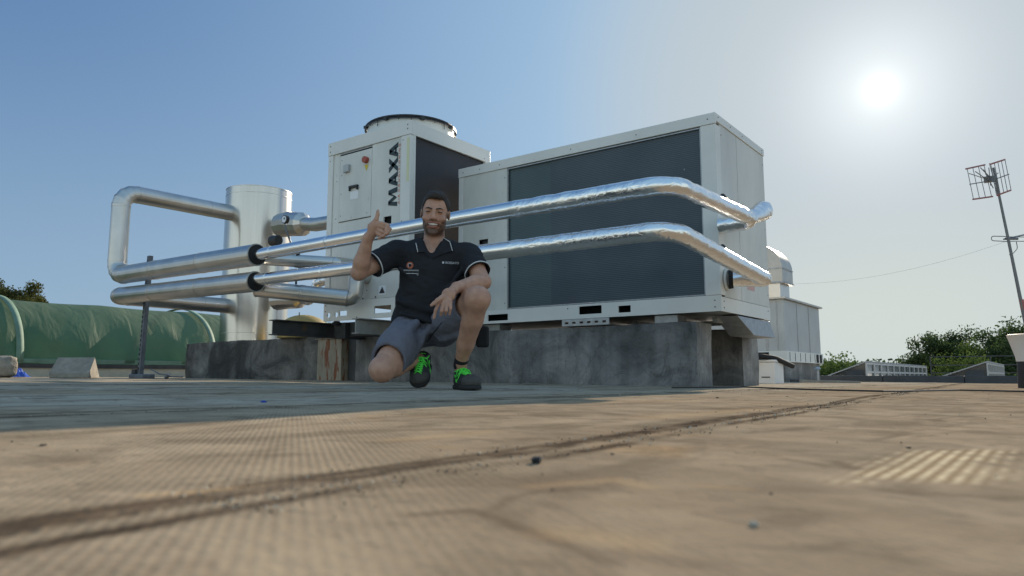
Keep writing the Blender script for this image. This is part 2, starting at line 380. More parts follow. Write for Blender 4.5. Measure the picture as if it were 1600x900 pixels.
def resample(pts, step):
    out = [pts[0]]
    for a, b in zip(pts[:-1], pts[1:]):
        m = max(1, int((b-a).length/step))
        for k in range(1, m+1): out.append(a.lerp(b, k/m))
    return out
def text_mb(body, size, depth=.001, bold=0.):   # lettering as a mesh in its own xy plane, baseline centred on the origin
    cu = bpy.data.curves.new('t', 'FONT'); cu.body = body; cu.size = size; cu.extrude = depth; cu.offset = bold; cu.align_x = 'CENTER'; cu.align_y = 'CENTER'; cu.resolution_u = 3
    ob = bpy.data.objects.new('t', cu); COL.objects.link(ob); dg = bpy.context.evaluated_depsgraph_get(); dg.update()
    me = bpy.data.meshes.new_from_object(ob.evaluated_get(dg)); vs = [v.co.copy() for v in me.vertices]; fs = [tuple(p.vertices) for p in me.polygons]
    bpy.data.objects.remove(ob); bpy.data.meshes.remove(me); return vs, fs

# ------------------------------------------------------------------ the setting: land, roof membrane, kerb
MB().add([(-3000,-3000,-6),(3000,-3000,-6),(3000,3000,-6),(-3000,3000,-6)], [(0,1,2,3)]).build('land', M['grass'])['kind'] = 'structure'

def vnoise(x, y, seed=0):              # smooth value noise on numpy arrays
    xi = np.floor(x).astype(np.int64); yi = np.floor(y).astype(np.int64); fx = x-xi; fy = y-yi
    fx = fx*fx*(3-2*fx); fy = fy*fy*(3-2*fy)
    def h(a, b):
        n = (a*374761393 + b*668265263 + seed*1442695) & 0xffffffff
        n = ((n ^ (n >> 13))*1274126177) & 0xffffffff
        return ((n ^ (n >> 16)) & 0xffff)/65535.
    return (h(xi,yi)*(1-fx)+h(xi+1,yi)*fx)*(1-fy) + (h(xi,yi+1)*(1-fx)+h(xi+1,yi+1)*fx)*fy
def fbm(x, y, o=4, seed=0):
    r = 0; a = .5
    for i in range(o): r = r + a*vnoise(x*2**i, y*2**i, seed+i*17); a *= .5
    return r

def make_roof():
    na, nb = 560, 520
    sa = np.linspace(-1, 1, na); sb = np.linspace(-.35, 1, nb)
    a = .55 + 24*np.sinh(6.3*sa)/math.sinh(6.3); b = .45 + 38*np.sinh(5.8*sb)/math.sinh(5.8)
    A, B = np.meshgrid(a, b, indexing='ij')
    X = -A; Y = B
    hx = cY*X + sY*Y; hy = -sY*X + cY*Y
    Z = -.008*hx + .002*hy
    dist = np.sqrt(A*A+B*B)
    Z += (fbm(A*1.7+9, B*1.7, 4, 3)-.47)*.011*np.clip(dist/2.5, .12, 1)
    Z += (fbm(A*14, B*14, 3, 5)-.45)*.0011
    seam = np.zeros_like(Z)
    for a0, sl_, wd, hgt, sd in ((.40,.06,.028,.0028,1), (1.47,.0,.03,.003,2), (2.48,.0,.03,.004,3), (3.5,0,.03,.004,4), (4.5,0,.03,.004,8),
                             (-.62,.05,.02,.0015,5), (-1.7,.04,.03,.003,6), (-2.8,.04,.03,.004,7), (-4.0,0.04,.03,.004,9)):
        c = a0 + sl_*B + (vnoise(B*3+sd*9, B*0+sd, sd)-.5)*.02
        wob = (fbm(A*18+sd, B*18, 3, sd)-.45)*.012
        d = A-c+wob; big = 1 if hgt > .002 else .45
        Z += hgt*(1/(1+np.exp(-(d+wd)/.003)) - 1/(1+np.exp(-(d-wd)/.006)))*(.6+.8*fbm(A*30, B*30, 3, sd+30))*.55
        Z += -.0016*np.exp(-((d-wd-.004)/.006)**2) + np.where(A > c, .0018, 0)/(1+np.exp((np.abs(A-c)-.3)/.05))
        brk = lambda q, f_: 1/(1+np.exp(-(fbm(A*f_, B*f_, 3, sd+q)-.44)/.03))
        ln_ = np.exp(-((d-wd*1.15)/(.007+.009*fbm(A*12,B*12,2,sd)))**2)*(.8+.2*brk(61, 14))
        ln_ = np.maximum(ln_, np.exp(-((d-.001)/.0042)**2)*(.65+.35*brk(71, 9)))
        ln_ = np.maximum(ln_, np.exp(-((d+wd*1.05)/.0085)**2)*(.25+.75*brk(81, 7)))
        ln_ = np.maximum(ln_, ((d > 0) & (d < wd*1.15))*(.62+.33*brk(91, 25)))
        seam = np.maximum(seam, ln_*big)
    # swirls of dried mud left by the brush, and the lifted corner of a roll
    def px(u, v): p = ong(u, v); return -p.x, p.y
    q = [px(u, v) for u, v in ((1318,752),(1398,706),(1572,700),(1562,752))]
    patch = np.ones_like(Z)
    for (xa, ya), (xb, yb) in zip(q, q[1:]+q[:1]):
        nx_, ny_ = (yb-ya), -(xb-xa); ln = math.hypot(nx_, ny_); cx = sum(p[0] for p in q)/4; cy = sum(p[1] for p in q)/4
        d = ((A-xa)*nx_+(B-ya)*ny_)/ln; dc = ((cx-xa)*nx_+(cy-ya)*ny_)/ln
        if dc < 0: d = -d
        patch *= 1/(1+np.exp(-(d+(fbm(A*50, B*50, 3, 77)-.45)*.06)/.006))
    def strokes(lists):
        r = np.zeros_like(Z)
        for pts, w0, amt in lists:
            g_ = [px(u, v) for u, v in pts]
            for (xa, ya), (xb, yb) in zip(g_[:-1], g_[1:]):
                dx_, dy_ = xb-xa, yb-ya; tt = np.clip(((A-xa)*dx_+(B-ya)*dy_)/(dx_*dx_+dy_*dy_), 0, 1)
                dd = np.hypot(A-xa-tt*dx_, B-ya-tt*dy_) + (fbm(A*25, B*25, 3, 12)-.45)*w0*1.6
                r = np.maximum(r, amt/(1+np.exp((dd-w0)/(w0*.35))))
        return r
    mud = strokes([(((640,806),(735,797),(765,806),(820,828),(880,850),(960,880)), .006, .8), (((765,800),(800,776),(850,768),(930,764)), .005, .7), (((1230,718),(1290,727)), .008, .6), (((1305,720),(1332,731)), .006, .7),
                   (((1360,762),(1440,772),(1600,778)), .010, .55), (((560,655),(700,648),(900,652)), .02, .35), (((900,640),(1060,660),(1250,662)), .02, .35), (((300,715),(450,712)), .012, .4), (((960,868),(1100,880)), .012, .5)])
    clay = strokes([(((235,778),(310,772),(400,764)), .006, .9), (((840,760),(960,750),(1010,762)), .010, .55), (((880,835),(1000,850)), .012, .6), (((900,628),(1060,626)), .05, .5), (((1010,655),(1180,640)), .03, .5), (((620,690),(760,676)), .02, .5)])
    nv = na*nb
    co = np.stack([X, Y, Z], -1).reshape(-1, 3)
    i = np.arange(na-1)[:,None]*nb + np.arange(nb-1)[None,:]; i = i.reshape(-1)
    f = np.stack([i, i+1, i+nb+1, i+nb], -1)      # x = -a, so this order faces up
    me = bpy.data.meshes.new('roof_membrane'); me.vertices.add(nv); me.vertices.foreach_set('co', co.reshape(-1))
    me.loops.add(f.size); me.loops.foreach_set('vertex_index', f.reshape(-1)); me.polygons.add(len(f)); me.polygons.foreach_set('loop_start', np.arange(0, f.size, 4))
    me.update(calc_edges=True); me.polygons.foreach_set('use_smooth', np.ones(len(f), bool))
    for nm, arr in (('seam', seam), ('patch', patch), ('mud', mud), ('clay', clay)):
        at_ = me.attributes.new(nm, 'FLOAT', 'POINT'); at_.data.foreach_set('value', arr.reshape(-1).astype(np.float32))
    if me.polygons[0].normal.z < 0: me.flip_normals()
    o = bpy.data.objects.new('roof_membrane', me); COL.objects.link(o); o['kind'] = 'structure'
    m = bpy.data.materials.new('dusty_bitumen_membrane'); t, nd, lk = nodes_of(m); bs = nd['Principled BSDF']
    tcn = nd.new('ShaderNodeTexCoord')
    def noise(s, d=6, st=(1,1,1), dist=0., rough=.6):
        mp = nd.new('ShaderNodeMapping'); mp.inputs['Scale'].default_value = st; lk.new(tcn.outputs['Object'], mp.inputs[0])
        n = nd.new('ShaderNodeTexNoise'); n.inputs['Scale'].default_value = s; n.inputs['Detail'].default_value = d; n.inputs['Distortion'].default_value = dist; n.inputs['Roughness'].default_value = rough
        lk.new(mp.outputs[0], n.inputs['Vector']); return n.outputs['Fac']
    def ramp(src, els):
        cr = nd.new('ShaderNodeValToRGB'); e = cr.color_ramp.elements
        while len(e) < len(els): e.new(.5)
        for k, (p, c) in enumerate(els): e[k].position = p; e[k].color = (*c, 1)
        lk.new(src, cr.inputs[0]); return cr.outputs[0]
    def mix(f_, a_, b_, bt='MIX', fac=None):
        mx = nd.new('ShaderNodeMix'); mx.data_type = 'RGBA'; mx.blend_type = bt
        if fac is None: lk.new(f_, mx.inputs[0])
        else: mx.inputs[0].default_value = fac
        for s_, v in ((6,a_),(7,b_)):
            if isinstance(v, tuple): mx.inputs[s_].default_value = (*v,1)
            else: lk.new(v, mx.inputs[s_])
        return mx.outputs[2]
    def math_(op, a_, b_=None):
        n = nd.new('ShaderNodeMath'); n.operation = op
        for k, v in ((0,a_),(1,b_)):
            if v is None: continue
            if isinstance(v, (int,float)): n.inputs[k].default_value = v
            else: lk.new(v, n.inputs[k])
        return n.outputs[0]
    def attr(nm):
        n = nd.new('ShaderNodeAttribute'); n.attribute_name = nm; return n.outputs['Fac']
    base = ramp(noise(1.1, 8, dist=.6), [(.28,(.24,.180,.125)), (.45,(.315,.243,.165)), (.60,(.385,.302,.208)), (.78,(.46,.368,.262))])
    fine = ramp(noise(9, 8), [(.34,(.62,.60,.58)), (.66,(1.1,1.08,1.05))]); base = mix(None, base, fine, 'MULTIPLY', .75)
    # greyer rolls beyond the second seam, colour also lifted to brighten the shaded area
    sep = nd.new('ShaderNodeSeparateXYZ'); lk.new(tcn.outputs['Object'], sep.inputs[0])
    mr = nd.new('ShaderNodeMapRange'); mr.inputs['From Min'].default_value = -1.0; mr.inputs['From Max'].default_value = -1.9; lk.new(sep.outputs['X'], mr.inputs['Value'])
    gr = math_('MULTIPLY', mr.outputs[0], ramp(noise(.9, 6, (1,.6,1)), [(.38,(.15,.15,.15)), (.58,(.75,.75,.75))]))
    base = mix(gr, base, (.49,.45,.37))
    # orange clay dust and dark washed streaks
    base = mix(ramp(noise(1.9, 5, (1,2.2,1), 1.2), [(.60,(0,0,0)), (.72,(.6,.6,.6))]), base, (.40,.255,.135))
    base = mix(ramp(noise(2.6, 7, (1.6,.7,1), 2.2), [(.49,(0,0,0)), (.66,(.55,.55,.55))]), base, (.10,.070,.048))
    base = mix(ramp(noise(5.5, 8, (1,1.3,1), .8), [(.55,(0,0,0)), (.66,(.5,.5,.5))]), base, (.14,.10,.072))
    base = mix(ramp(noise(16, 8, (.8,1.6,1), 1.5), [(.56,(0,0,0)), (.68,(.55,.55,.55))]), base, (.12,.09,.065))
    base = mix(ramp(noise(70, 3), [(.70,(0,0,0)), (.76,(.7,.7,.7))]), base, (.05,.04,.035))
    # woven scrim: ribs about 1 cm apart both ways
    def wave(dr, sc_, rot_=-R(53.5)):
        wv = nd.new('ShaderNodeTexWave'); wv.bands_direction = dr; wv.inputs['Scale'].default_value = sc_; wv.inputs['Distortion'].default_value = .8; wv.inputs['Detail'].default_value = 1; wv.inputs['Detail Scale'].default_value = 3
        mp = nd.new('ShaderNodeMapping'); mp.inputs['Rotation'].default_value = (0,0,rot_); lk.new(tcn.outputs['Object'], mp.inputs[0])
        lk.new(mp.outputs[0], wv.inputs['Vector']); return wv.outputs['Fac']
    wx, wy = wave('X', 2*math.pi/.0075/20), wave('Y', 2*math.pi/.0085/20); wp = wave('X', 2*math.pi/.0125/20, 0)
    weave = math_('ADD', math_('MULTIPLY', wx, .65), math_('MULTIPLY', wy, .35))
    wmask = ramp(noise(2.2, 7, (1,1,1), .8), [(.36,(.10,.10,.10)), (.62,(1,1,1))])
    base = mix(math_('MULTIPLY', wmask, .28), base, mix(weave, (.17,.125,.088), (.47,.40,.29)))
    base = mix(math_('MULTIPLY', attr('patch'), ramp(noise(14, 6), [(.36,(.25,.25,.25)), (.6,(.85,.85,.85))])), base, mix(wp, (.30,.21,.12), (.68,.55,.36)))
    base = mix(attr('seam'), base, ramp(noise(30, 5, (1,.35,1)), [(.35,(.045,.032,.024)), (.6,(.12,.085,.058)), (.75,(.24,.18,.125))]))
    base = mix(math_('MULTIPLY', attr('mud'), .8), base, (.115,.082,.058)); base = mix(math_('MULTIPLY', attr('clay'), .6), base, (.50,.335,.185))
    lk.new(base, bs.inputs['Base Color'])
    bs.inputs['Roughness'].default_value = .95; bs.inputs['Specular IOR Level'].default_value = .0
    h = math_('ADD', math_('MULTIPLY', weave, math_('MULTIPLY', wmask, .10)), math_('MULTIPLY', noise(95, 6), .5))
    bm_ = nd.new('ShaderNodeBump'); bm_.inputs['Strength'].default_value = .8; bm_.inputs['Distance'].default_value = .0035; lk.new(h, bm_.inputs['Height']); lk.new(bm_.outputs[0], bs.inputs['Normal'])
    me.materials.append(m)
make_roof()

# the building the roof belongs to
bd = MB().box(-23.4, 23.4, -9, 38.4, -6, -.45).build('building_below', M['curb']); tag(bd, 'building below the roof, its plain pale walls under the brown membrane', 'building')

# raised dark kerb that ends the near roof
kb = MB()
for i in range(22):
    x0 = -6.5+i*1.3; x1 = x0+1.29; g0 = gz(x0,15)-.05; h_ = .125+.008*math.sin(i*2.1)
    kb.hexa([(x0,15,g0),(x1,15,g0),(x1,15.28,g0),(x0,15.28,g0),(x0,15.01,g0+h_+.05),(x1,15.01,gz(x1,15)+h_),(x1,15.27,gz(x1,15)+h_),(x0,15.27,g0+h_+.05)])
k = kb.build('roof_kerb', M['kerb'], bevel=.01); tag(k, 'long low dark kerb crossing the far end of the brown roof', 'kerb')

# ------------------------------------------------------------------ plinths
def lumpy_block(name, x0, x1, y0, y1, ztop, label, mats, seed=1, amp=.012, step=.05, cat='plinth'):
    zb = min(gz(x0,y0), gz(x1,y1), gz(x0,y1), gz(x1,y0)) - .06
    bm = bmesh.new(); bmesh.ops.create_cube(bm, size=1)
    for v in bm.verts:
        v.co = Vector(((x0+x1)/2+v.co.x*(x1-x0), (y0+y1)/2+v.co.y*(y1-y0), (zb+ztop)/2+v.co.z*(ztop-zb)))
    for ax_, l0, l1 in ((0,x0,x1),(1,y0,y1),(2,zb,ztop)):
        n = max(2, int((l1-l0)/step))
        for kk in range(1, n):
            p = [0,0,0]; p[ax_] = l0+(l1-l0)*kk/n; nn = [0,0,0]; nn[ax_] = 1
            bmesh.ops.bisect_plane(bm, geom=bm.verts[:]+bm.edges[:]+bm.faces[:], plane_co=p, plane_no=nn)
    bm.normal_update()
    for v in bm.verts:
        d = mnoise.fractal(v.co*2.2+Vector((seed*7,0,0)), 1, 2, 4); e = mnoise.noise(v.co*14+Vector((seed,3,0)))
        v.co += v.normal*(d*amp + e*amp*.25)
    me = bpy.data.meshes.new(name); bm.to_mesh(me); bm.free()
    me.materials.append(mats); me.polygons.foreach_set('use_smooth', [True]*len(me.polygons)); me.update(); me.set_sharp_from_angle(angle=R(50))
    o = bpy.data.objects.new(name, me); COL.objects.link(o)
    c = Vector(((x0+x1)/2, (y0+y1)/2, zb)); me.transform(Matrix.Translation(-c)); o.location = c
    return tag(o, label, cat)
lumpy_block('concrete_plinth', -6.16, -2.22, 5.36, 5.68, .505, 'long grey coated plinth wall under the front edge of the chillers, behind the squatting man', M['plinth'], 1)
lumpy_block('concrete_plinth', -6.16, -2.22, 6.39, 6.80, .50, 'rear grey plinth whose pale end shows past the end of the front plinth', M['plinth'], 2)
lumpy_block('concrete_plinth', -9.67, -6.78, 5.36, 7.2, .535, 'dark stained plinth carrying the tall aluminium tank', M['plinth_dark'], 3, .02)
t = thing('rusty_column', 'short cream and rust stained boxed post between the tank plinth and the long plinth', 'post', (-6.46,5.5,gz(-6.46,5.5)))
MB().box(-6.775,-6.36,5.33,5.75,.03,.50).build('casing', M['rust'], t, bevel=.006)
MB().box(-6.352,-6.17,5.42,5.75,.03,.49).build('side_panel', M['beam'], t, bevel=.006)
MB().box(-6.80,-6.34,5.31,5.77,.50,.508).build('cap', M['rust'], t)

# ------------------------------------------------------------------ chillers
def slotted_band(mb, x0, x1, z0, z1, y0, y1, slots, mi=0):   # a band in the xz plane with rectangular openings
    xs = sorted(slots); cur = x0
    for (a0, a1, c0, c1) in xs:
        mb.box(cur, a0, y0, y1, z0, z1, mi); mb.box(a0, a1, y0, y1, z0, c0, mi); mb.box(a0, a1, y0, y1, c1, z1, mi); cur = a1
    mb.box(cur, x1, y0, y1, z0, z1, mi)

# right-hand, long unit
X0, X1, Y0, Y1, Z0, Z1 = -4.68, -2.014, 5.362, 6.55, .576, 2.152
t = thing('air_handling_unit', 'long off-white chiller on the right with a big dark coil face', 'chiller', ((X0+X1)/2,(Y0+Y1)/2,Z0))
m = MB(); slotted_band(m, X0, X1, Z0, .700, Y0, Y0+.012, [(-4.30,-4.06,.60,.66), (-3.285,-3.06,.612,.682), (-2.90,-2.785,.608,.665)])
m.box(X1-.012, X1, Y0+.0125, Y1, Z0, .688)
m.box(X0, X0+.012, Y0+.0125, Y1, Z0, .70); m.box(X0+.013, X1-.013, Y1-.012, Y1, Z0, .70)
m.dots([(X1-.05,Y0,.66),(X1-.05,Y0,.61),(X0+.3,Y0,.67),(-3.4,Y0,.67)], (0,-1,0)); m.dots([(X1,Y0+.06,.655),(X1,Y0+.06,.605),(X1,Y1-.06,.655)], (1,0,0))
m.build('base_rail', [M['white2'], M['screw']], t)
MB().box(X0+.02, X1-.02, Y0+.02, Y1-.02, Z0+.002, Z0+.008).build('underside', M['galv'], t)
m = MB().box(X0+.03, X1-.03, Y0+.16, Y1-.05, .60, 2.05); m.build('inner_case', M['void'], t)
# top frame, slightly proud
m = MB()
slope = .006
m.box(X0-.004, X1+.004, Y0-.004, Y0+.022, 2.062, Z1); m.box(X1-.022, X1+.004, Y0+.0225, Y1+.004, 2.085, Z1-.001)
m.box(X0-.004, X0+.022, Y0+.0225, Y1+.004, 2.062, Z1-.001); m.box(X0+.0225, X1-.0225, Y1-.022, Y1+.004, 2.062, Z1-.001)
m.dots([(x,Y0-.004,2.105) for x in (X0+.06,X0+.27,X0+.52,-3.35,-2.7,X1-.06)], (0,-1,0)); m.dots([(X1+.004,Y0+.06,2.125),(X1+.004,Y0+.33,2.12),(X1+.004,Y0+.62,2.12),(X1+.004,Y1-.06,2.125),(X1+.004,Y1-.06,2.10)], (1,0,0))
m.build('top_frame', [M['white2'], M['screw']], t, bevel=.003)
MB().box(X0+.023, X1-.023, Y0+.023, Y1-.023, Z1-.03, Z1-.006).build('lid', M['white2'], t)
# access panel at the left with its dark hatch
m = MB(); slotted_band(m, X0+.06, -4.075, .702, 2.060, Y0+.006, Y0+.02, [(-4.42,-4.305,1.335,1.40)])
m.dots([(-4.10,Y0+.006,z) for z in (.76,1.1,1.62,1.97)], (0,-1,0), .006)
m.box(-4.42,-4.305,Y0+.05,Y0+.056,1.335,1.40,1)
m.build('access_panel', [M['white'], M['screw']], t)
MB().box(X0, X0+.057, Y0+.001, Y0+.03, .702, 2.060).build('corner_post', M['white2'], t, bevel=.003)
MB().box(X0+.06, X0+.14, Y0+.0045, Y0+.0055, .80, .815).build('sticker', M['blue_mark'], t)
# coils
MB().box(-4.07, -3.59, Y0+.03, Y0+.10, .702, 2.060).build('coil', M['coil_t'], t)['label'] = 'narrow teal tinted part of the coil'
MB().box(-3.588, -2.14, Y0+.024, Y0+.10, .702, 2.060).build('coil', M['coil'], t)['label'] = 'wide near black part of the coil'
MB().box(-2.138, X1, Y0+.001, Y0+.10, .702, 2.060).build('corner_post', M['white2'], t, bevel=.003)
m = MB()
for zz in (.709, 2.05): m.box(-4.07,-2.14,Y0+.008,Y0+.016,zz-.005,zz+.005)
for xx in (-4.066,-2.144): m.box(xx-.004,xx+.004,Y0+.008,Y0+.016,.716,2.043)
m.build('coil_frame', M['galv'], t)
# end panels
m = MB().box(X1-.018, X1-.004, Y0+.1015, Y0+.475, .692, 2.083); m.dots([(X1-.004,Y0+.13,z) for z in (.8,1.4,2.0)], (1,0,0), .006)
m.build('end_panel', [M['white'], M['screw']], t, bevel=.002)
m = MB().box(X1-.018, X1-.004, Y0+.483, Y1, .692, 2.083); m.dots([(X1-.004,Y1-.03,z) for z in (.8,1.4,2.0)], (1,0,0), .006)
m.build('end_panel', [M['white'], M['screw']], t, bevel=.002)
MB().box(X1-.004, X1-.0025, Y0+.62, Y0+.80, .80, .90).build('sticker', M['red_mark'], t)
MB().box(X1-.004, X1-.0025, Y0+.74, Y0+.82, 1.40, 1.50).build('vent_slot', M['void'], t)
MB().box(X0+.01, X0+.02, Y0+.03, Y1-.02, .702, 2.060).build('end_panel', M['white'], t)
MB().box(X0+.025, X1-.025, Y1-.02, Y1-.01, .702, 2.060).build('back_panel', M['white'], t)

# drip tray and frame below its far end
t = thing('drip_tray', 'grey sloping tray and cross frame hanging under the far end of the long chiller', 'tray', (-2.1,6.3,.42))
m = MB(); zt, zb_ = .565, .42
m.hexa([(-2.21,6.05,zb_),(-2.0,6.05,zb_),(-2.0,6.62,zb_),(-2.21,6.62,zb_),(-2.21,5.72,zt),(-2.02,5.72,zt),(-2.02,6.545,zt),(-2.21,6.545,zt)])
m.build('tray_body', M['galv'], t, bevel=.003)
m = MB()
for i in range(4): m.box(-3.3+i*.36,-3.26+i*.36,5.70,6.38,.515,.560)
m.box(-3.4,-2.05,6.0,6.05,.512,.552); m.build('cross_bars', M['beam_l'], t)
t = thing('support_rail', 'perforated galvanised rail packed between the long plinth and the long chiller', 'rail', (-3.1,5.42,.52))
m = MB(); slotted_band(m, -3.45,-2.98,.515,.572,5.345,5.352,[(-3.42+i*.075,-3.385+i*.075,.532,.550) for i in range(6)]); m.box(-3.45,-2.98,5.3525,5.50,.512,.519); m.build('channel', M['galv'], t)
for i, x_ in enumerate((-4.3,-2.5)):
    b_ = MB().box(x_-.10,x_+.10,5.42,5.60,.507,.573).build('packing_block', M['galv'] if i else M['beam_l'], bevel=.004)
    tag(b_, ('pale packing block under the left part of the long chiller, beside the man', 'bright packing block under the right part of the long chiller')[i], 'block')

# left-hand, taller unit with the fan
X0, X1, Y0, Y1, Z0, Z1 = -6.01, -4.80, 4.79, 6.01, .637, 2.53
t = thing('fan_chiller', 'tall off-white chiller with a round fan on top and MAXA lettering', 'chiller', ((X0+X1)/2,(Y0+Y1)/2,Z0))
m = MB(); slotted_band(m, X0, X1, Z0, .828, Y0, Y0+.012, [(X0+.055,X0+.105,.675,.725),(X0+.175,X0+.225,.675,.725),(X0+.245,X0+.36,.685,.735),(-5.25,-5.02,.685,.755)])
for xx in (X0+.08, X0+.20):            # round off the two small openings
    for sx in (-1,1):
        for sz in (-1,1): m.add([(xx+sx*.025,Y0-.001,.70+sz*.025),(xx+sx*.010,Y0-.001,.70+sz*.025),(xx+sx*.025,Y0-.001,.70+sz*.010)], [(0,1,2)])
m.box(X1-.012, X1, Y0+.0125, Y1, Z0, .828); 
m.dots([(X0+.03,Y0,.80),(X0+.03,Y0,.74),(-5.42,Y0,.84),(-5.24,Y0,.845),(-5.50,Y0,.66)], (0,-1,0), .008)
m.build('base_rail', [M['white2'], M['screw']], t)
m = MB().box(X0+.50, X1-.05, Y0+.2, Y1-.06, .84, 2.36); m.build('inner_case', M['void'], t)
m = MB().box(X0-.004, X1+.004, Y0-.004, Y0+.02, 2.392, Z1); m.box(X1-.02, X1+.004, Y0+.0205, Y1+.004, 2.392, Z1-.001)
m.box(X0-.004, X0+.02, Y0+.0205, Y1+.004, 2.392, Z1-.001); m.box(X0+.0205, X1-.0205, Y1-.02, Y1+.004, 2.392, Z1-.001)
m.dots([(X0+.035,Y0-.004,z) for z in (2.49,2.43)]+[(X1-.035,Y0-.004,z) for z in (2.49,2.45)], (0,-1,0), .009); m.dots([(X1+.004,Y1-.1,2.42)], (1,0,0))
m.build('top_frame', [M['white2'], M['screw']], t, bevel=.003)
MB().box(X0+.021, X1-.021, Y0+.021, Y1-.021, 2.49, 2.512).build('lid', M['white2'], t)
m = MB().box(X0, X0+.075, Y0+.001, Y0+.05, .83, 2.390); m.dots([(X0+.03,Y0+.001,2.33)], (0,-1,0)); m.build('corner_post', [M['white2'], M['screw']], t, bevel=.003)
m = MB().box(X1-.125, X1, Y0+.001, Y0+.05, .83, 2.390); m.dots([(X1-.10,Y0+.001,2.35),(X1-.10,Y0+.001,1.55)], (0,-1,0)); m.build('corner_post', [M['white2'], M['screw']], t, bevel=.003)
m = MB().box(X0+.078, X0+.175, Y0+.014, Y0+.03, .83, 2.390); m.dots([(X0+.13,Y0+.014,z) for z in (.95,1.3,1.7,2.1)], (0,-1,0), .006); m.build('side_panel', [M['white'], M['screw']], t)
MB().box(X0+.178, -5.305, Y0+.014, Y0+.03, 2.375, 2.390).build('panel_lip', M['galv'], t)
d_ = MB().box(X0+.182, -5.345, Y0+.008, Y0+.022, 1.66, 2.36)
d_.dots([(-5.80,Y0+.008,z) for z in (1.72,1.95,2.15,2.31)]+[(-5.40,Y0+.008,1.70)], (0,-1,0), .006)
door = d_.build('control_door', [M['white'], M['screw']], t, bevel=.003)
m = MB().box(-5.665,-5.53,Y0-.016,Y0+.007,1.985,2.012); m.box(-5.665,-5.645,Y0-.014,Y0+.007,1.960,1.984); m.box(-5.55,-5.53,Y0-.014,Y0+.007,1.960,1.984)
m.build('handle', M['dark'], door, bevel=.006)
MB().box(-5.655,-5.535,Y0+.0055,Y0+.0075,1.87,1.955).build('notice', M['sticker'], door)
sw = MB().cyl((-5.42,Y0-.03,2.245),(-5.42,Y0+.007,2.245),.034,.034,20).build('switch', M['red'], door)
MB().box(-5.43,-5.41,Y0-.045,Y0-.031,2.215,2.275).build('knob', M['red'], sw, bevel=.003)
MB().add([(-5.45,Y0+.0055,2.198),(-5.39,Y0+.0055,2.198),(-5.42,Y0+.0055,2.13)], [(0,2,1)]).build('switch_plate', M['yel'], door)
th = MB().box(-5.745,-5.665,Y0-.025,Y0+.007,2.165,2.245).build('thermostat_box', M['ahu'], door, bevel=.006)
MB().box(-5.705,-5.66,Y0-.045,Y0-.026,2.18,2.235).build('dial', M['galv'], th, bevel=.006)
m = MB().box(X0+.078, -5.345, Y0+.016, Y0+.028, .83, 1.652); m.dots([(-5.38,Y0+.016,z) for z in (1.0,.92,1.58)], (0,-1,0), .007); m.build('lower_panel', [M['white'], M['screw']], t)
MB().box(-5.66,-5.50,Y0+.0135,Y0+.0155,.875,1.10).build('rating_plate', M['sticker'], t)
MB().box(-5.475,-5.42,Y0+.0135,Y0+.0155,1.03,1.10).build('sticker', M['blue_mark'], t)
m = MB(); slotted_band(m, -5.337, X1-.128, .832, 2.388, Y0+.006, Y0+.022, [(-5.155,-5.045,1.545,1.625)]); m.box(-5.175,-5.025,Y0+.05,Y0+.056,1.52,1.66,1)
lp = m.build('logo_panel', [M['white'], M['void']], t)
MB().box(-5.20,-5.10,Y0+.0035,Y0+.0055,.86,.95).build('warning_sticker', M['sticker'], t)
m = MB().add([(-5.19,Y0+.002,.875),(-5.11,Y0+.002,.875),(-5.15,Y0+.002,.94)], [(0,1,2)]); m.build('warning_mark', M['screw'], t)
MB().box(X1-.045,X1-.012,Y0-.0015,Y0+.0005,1.93,2.36).build('label_strip', M['sticker_y'], t)
# lettering: MAXA reading upwards, block capitals cut like the badge, AIR CONDITIONING small beside it
def stroke(mb, poly, ox, oz, s, y, su=.143):    # glyph polygon in (u along the word, w up the letter) turned to read upwards
    pts = [(ox-(w_)*s, y, oz+u_*su) for u_, w_ in poly]; pf = [(p[0], y+.003, p[2]) for p in pts]; n = len(poly)
    mb.add(pts+pf, [tuple(range(n))[::-1], tuple(range(n,2*n))]+[(i,(i+1)%n,n+(i+1)%n,n+i) for i in range(n)])
m = MB(); yb = Y0+.0025; hgt = .122
z_ = 1.722; ox = -4.968
def glyph(polys, wd):
    global z_
    for p in polys: stroke(m, p, ox, z_, hgt, yb)
    z_ += wd*.143
K = .30
glyph([[(0,0),(.34,0),(.56,1),(.22,1)], [(.22,1),(.56,1),(.66,.42),(.52,.2)], [(.66,.42),(.52,.20),(1.04,1),(1.30,1)], [(.92,.90),(1.26,0),(1.52,0),(1.30,1)]][:0]+
      [[(-.10,0),(.20,0),(.30,1),(.06,1)], [(.08,1),(.34,1),(.66,.30),(.50,.05)], [(.50,.05),(.66,.30),(.98,1),(.78,1)], [(.78,1),(1.08,1),(1.24,0),(.88,0)]], 1.30)
glyph([[(-.02,0),(.28,0),(.62,1),(.30,1)], [(.30,1),(.62,1),(1.02,0),(.68,0)], [(.22,.18),(.72,.18),(.66,.36),(.28,.36)]], 1.02)
glyph([[(-.02,0),(.32,0),(1.02,1),(.66,1)], [(.0,1),(.36,1),(1.02,0),(.68,0)]], 1.02)
glyph([[(-.02,0),(.28,0),(.62,1),(.30,1)], [(.30,1),(.62,1),(1.02,0),(.68,0)], [(.22,.18),(.72,.18),(.66,.36),(.28,.36)]], 1.0)
m.build('lettering', M['logo_dark'], lp)
vs, fs = text_mb('A I R  C O N D I T I O N I N G', .036, .0008, .0006)
ln = max(v.x for v in vs)-min(v.x for v in vs); k_ = .60/ln
mm = MB().add([(-4.946-v.y*.8, Y0+.0035-v.z, 2.025+v.x*k_) for v in vs], fs); mm.build('small_lettering', M['logo_red'], lp)
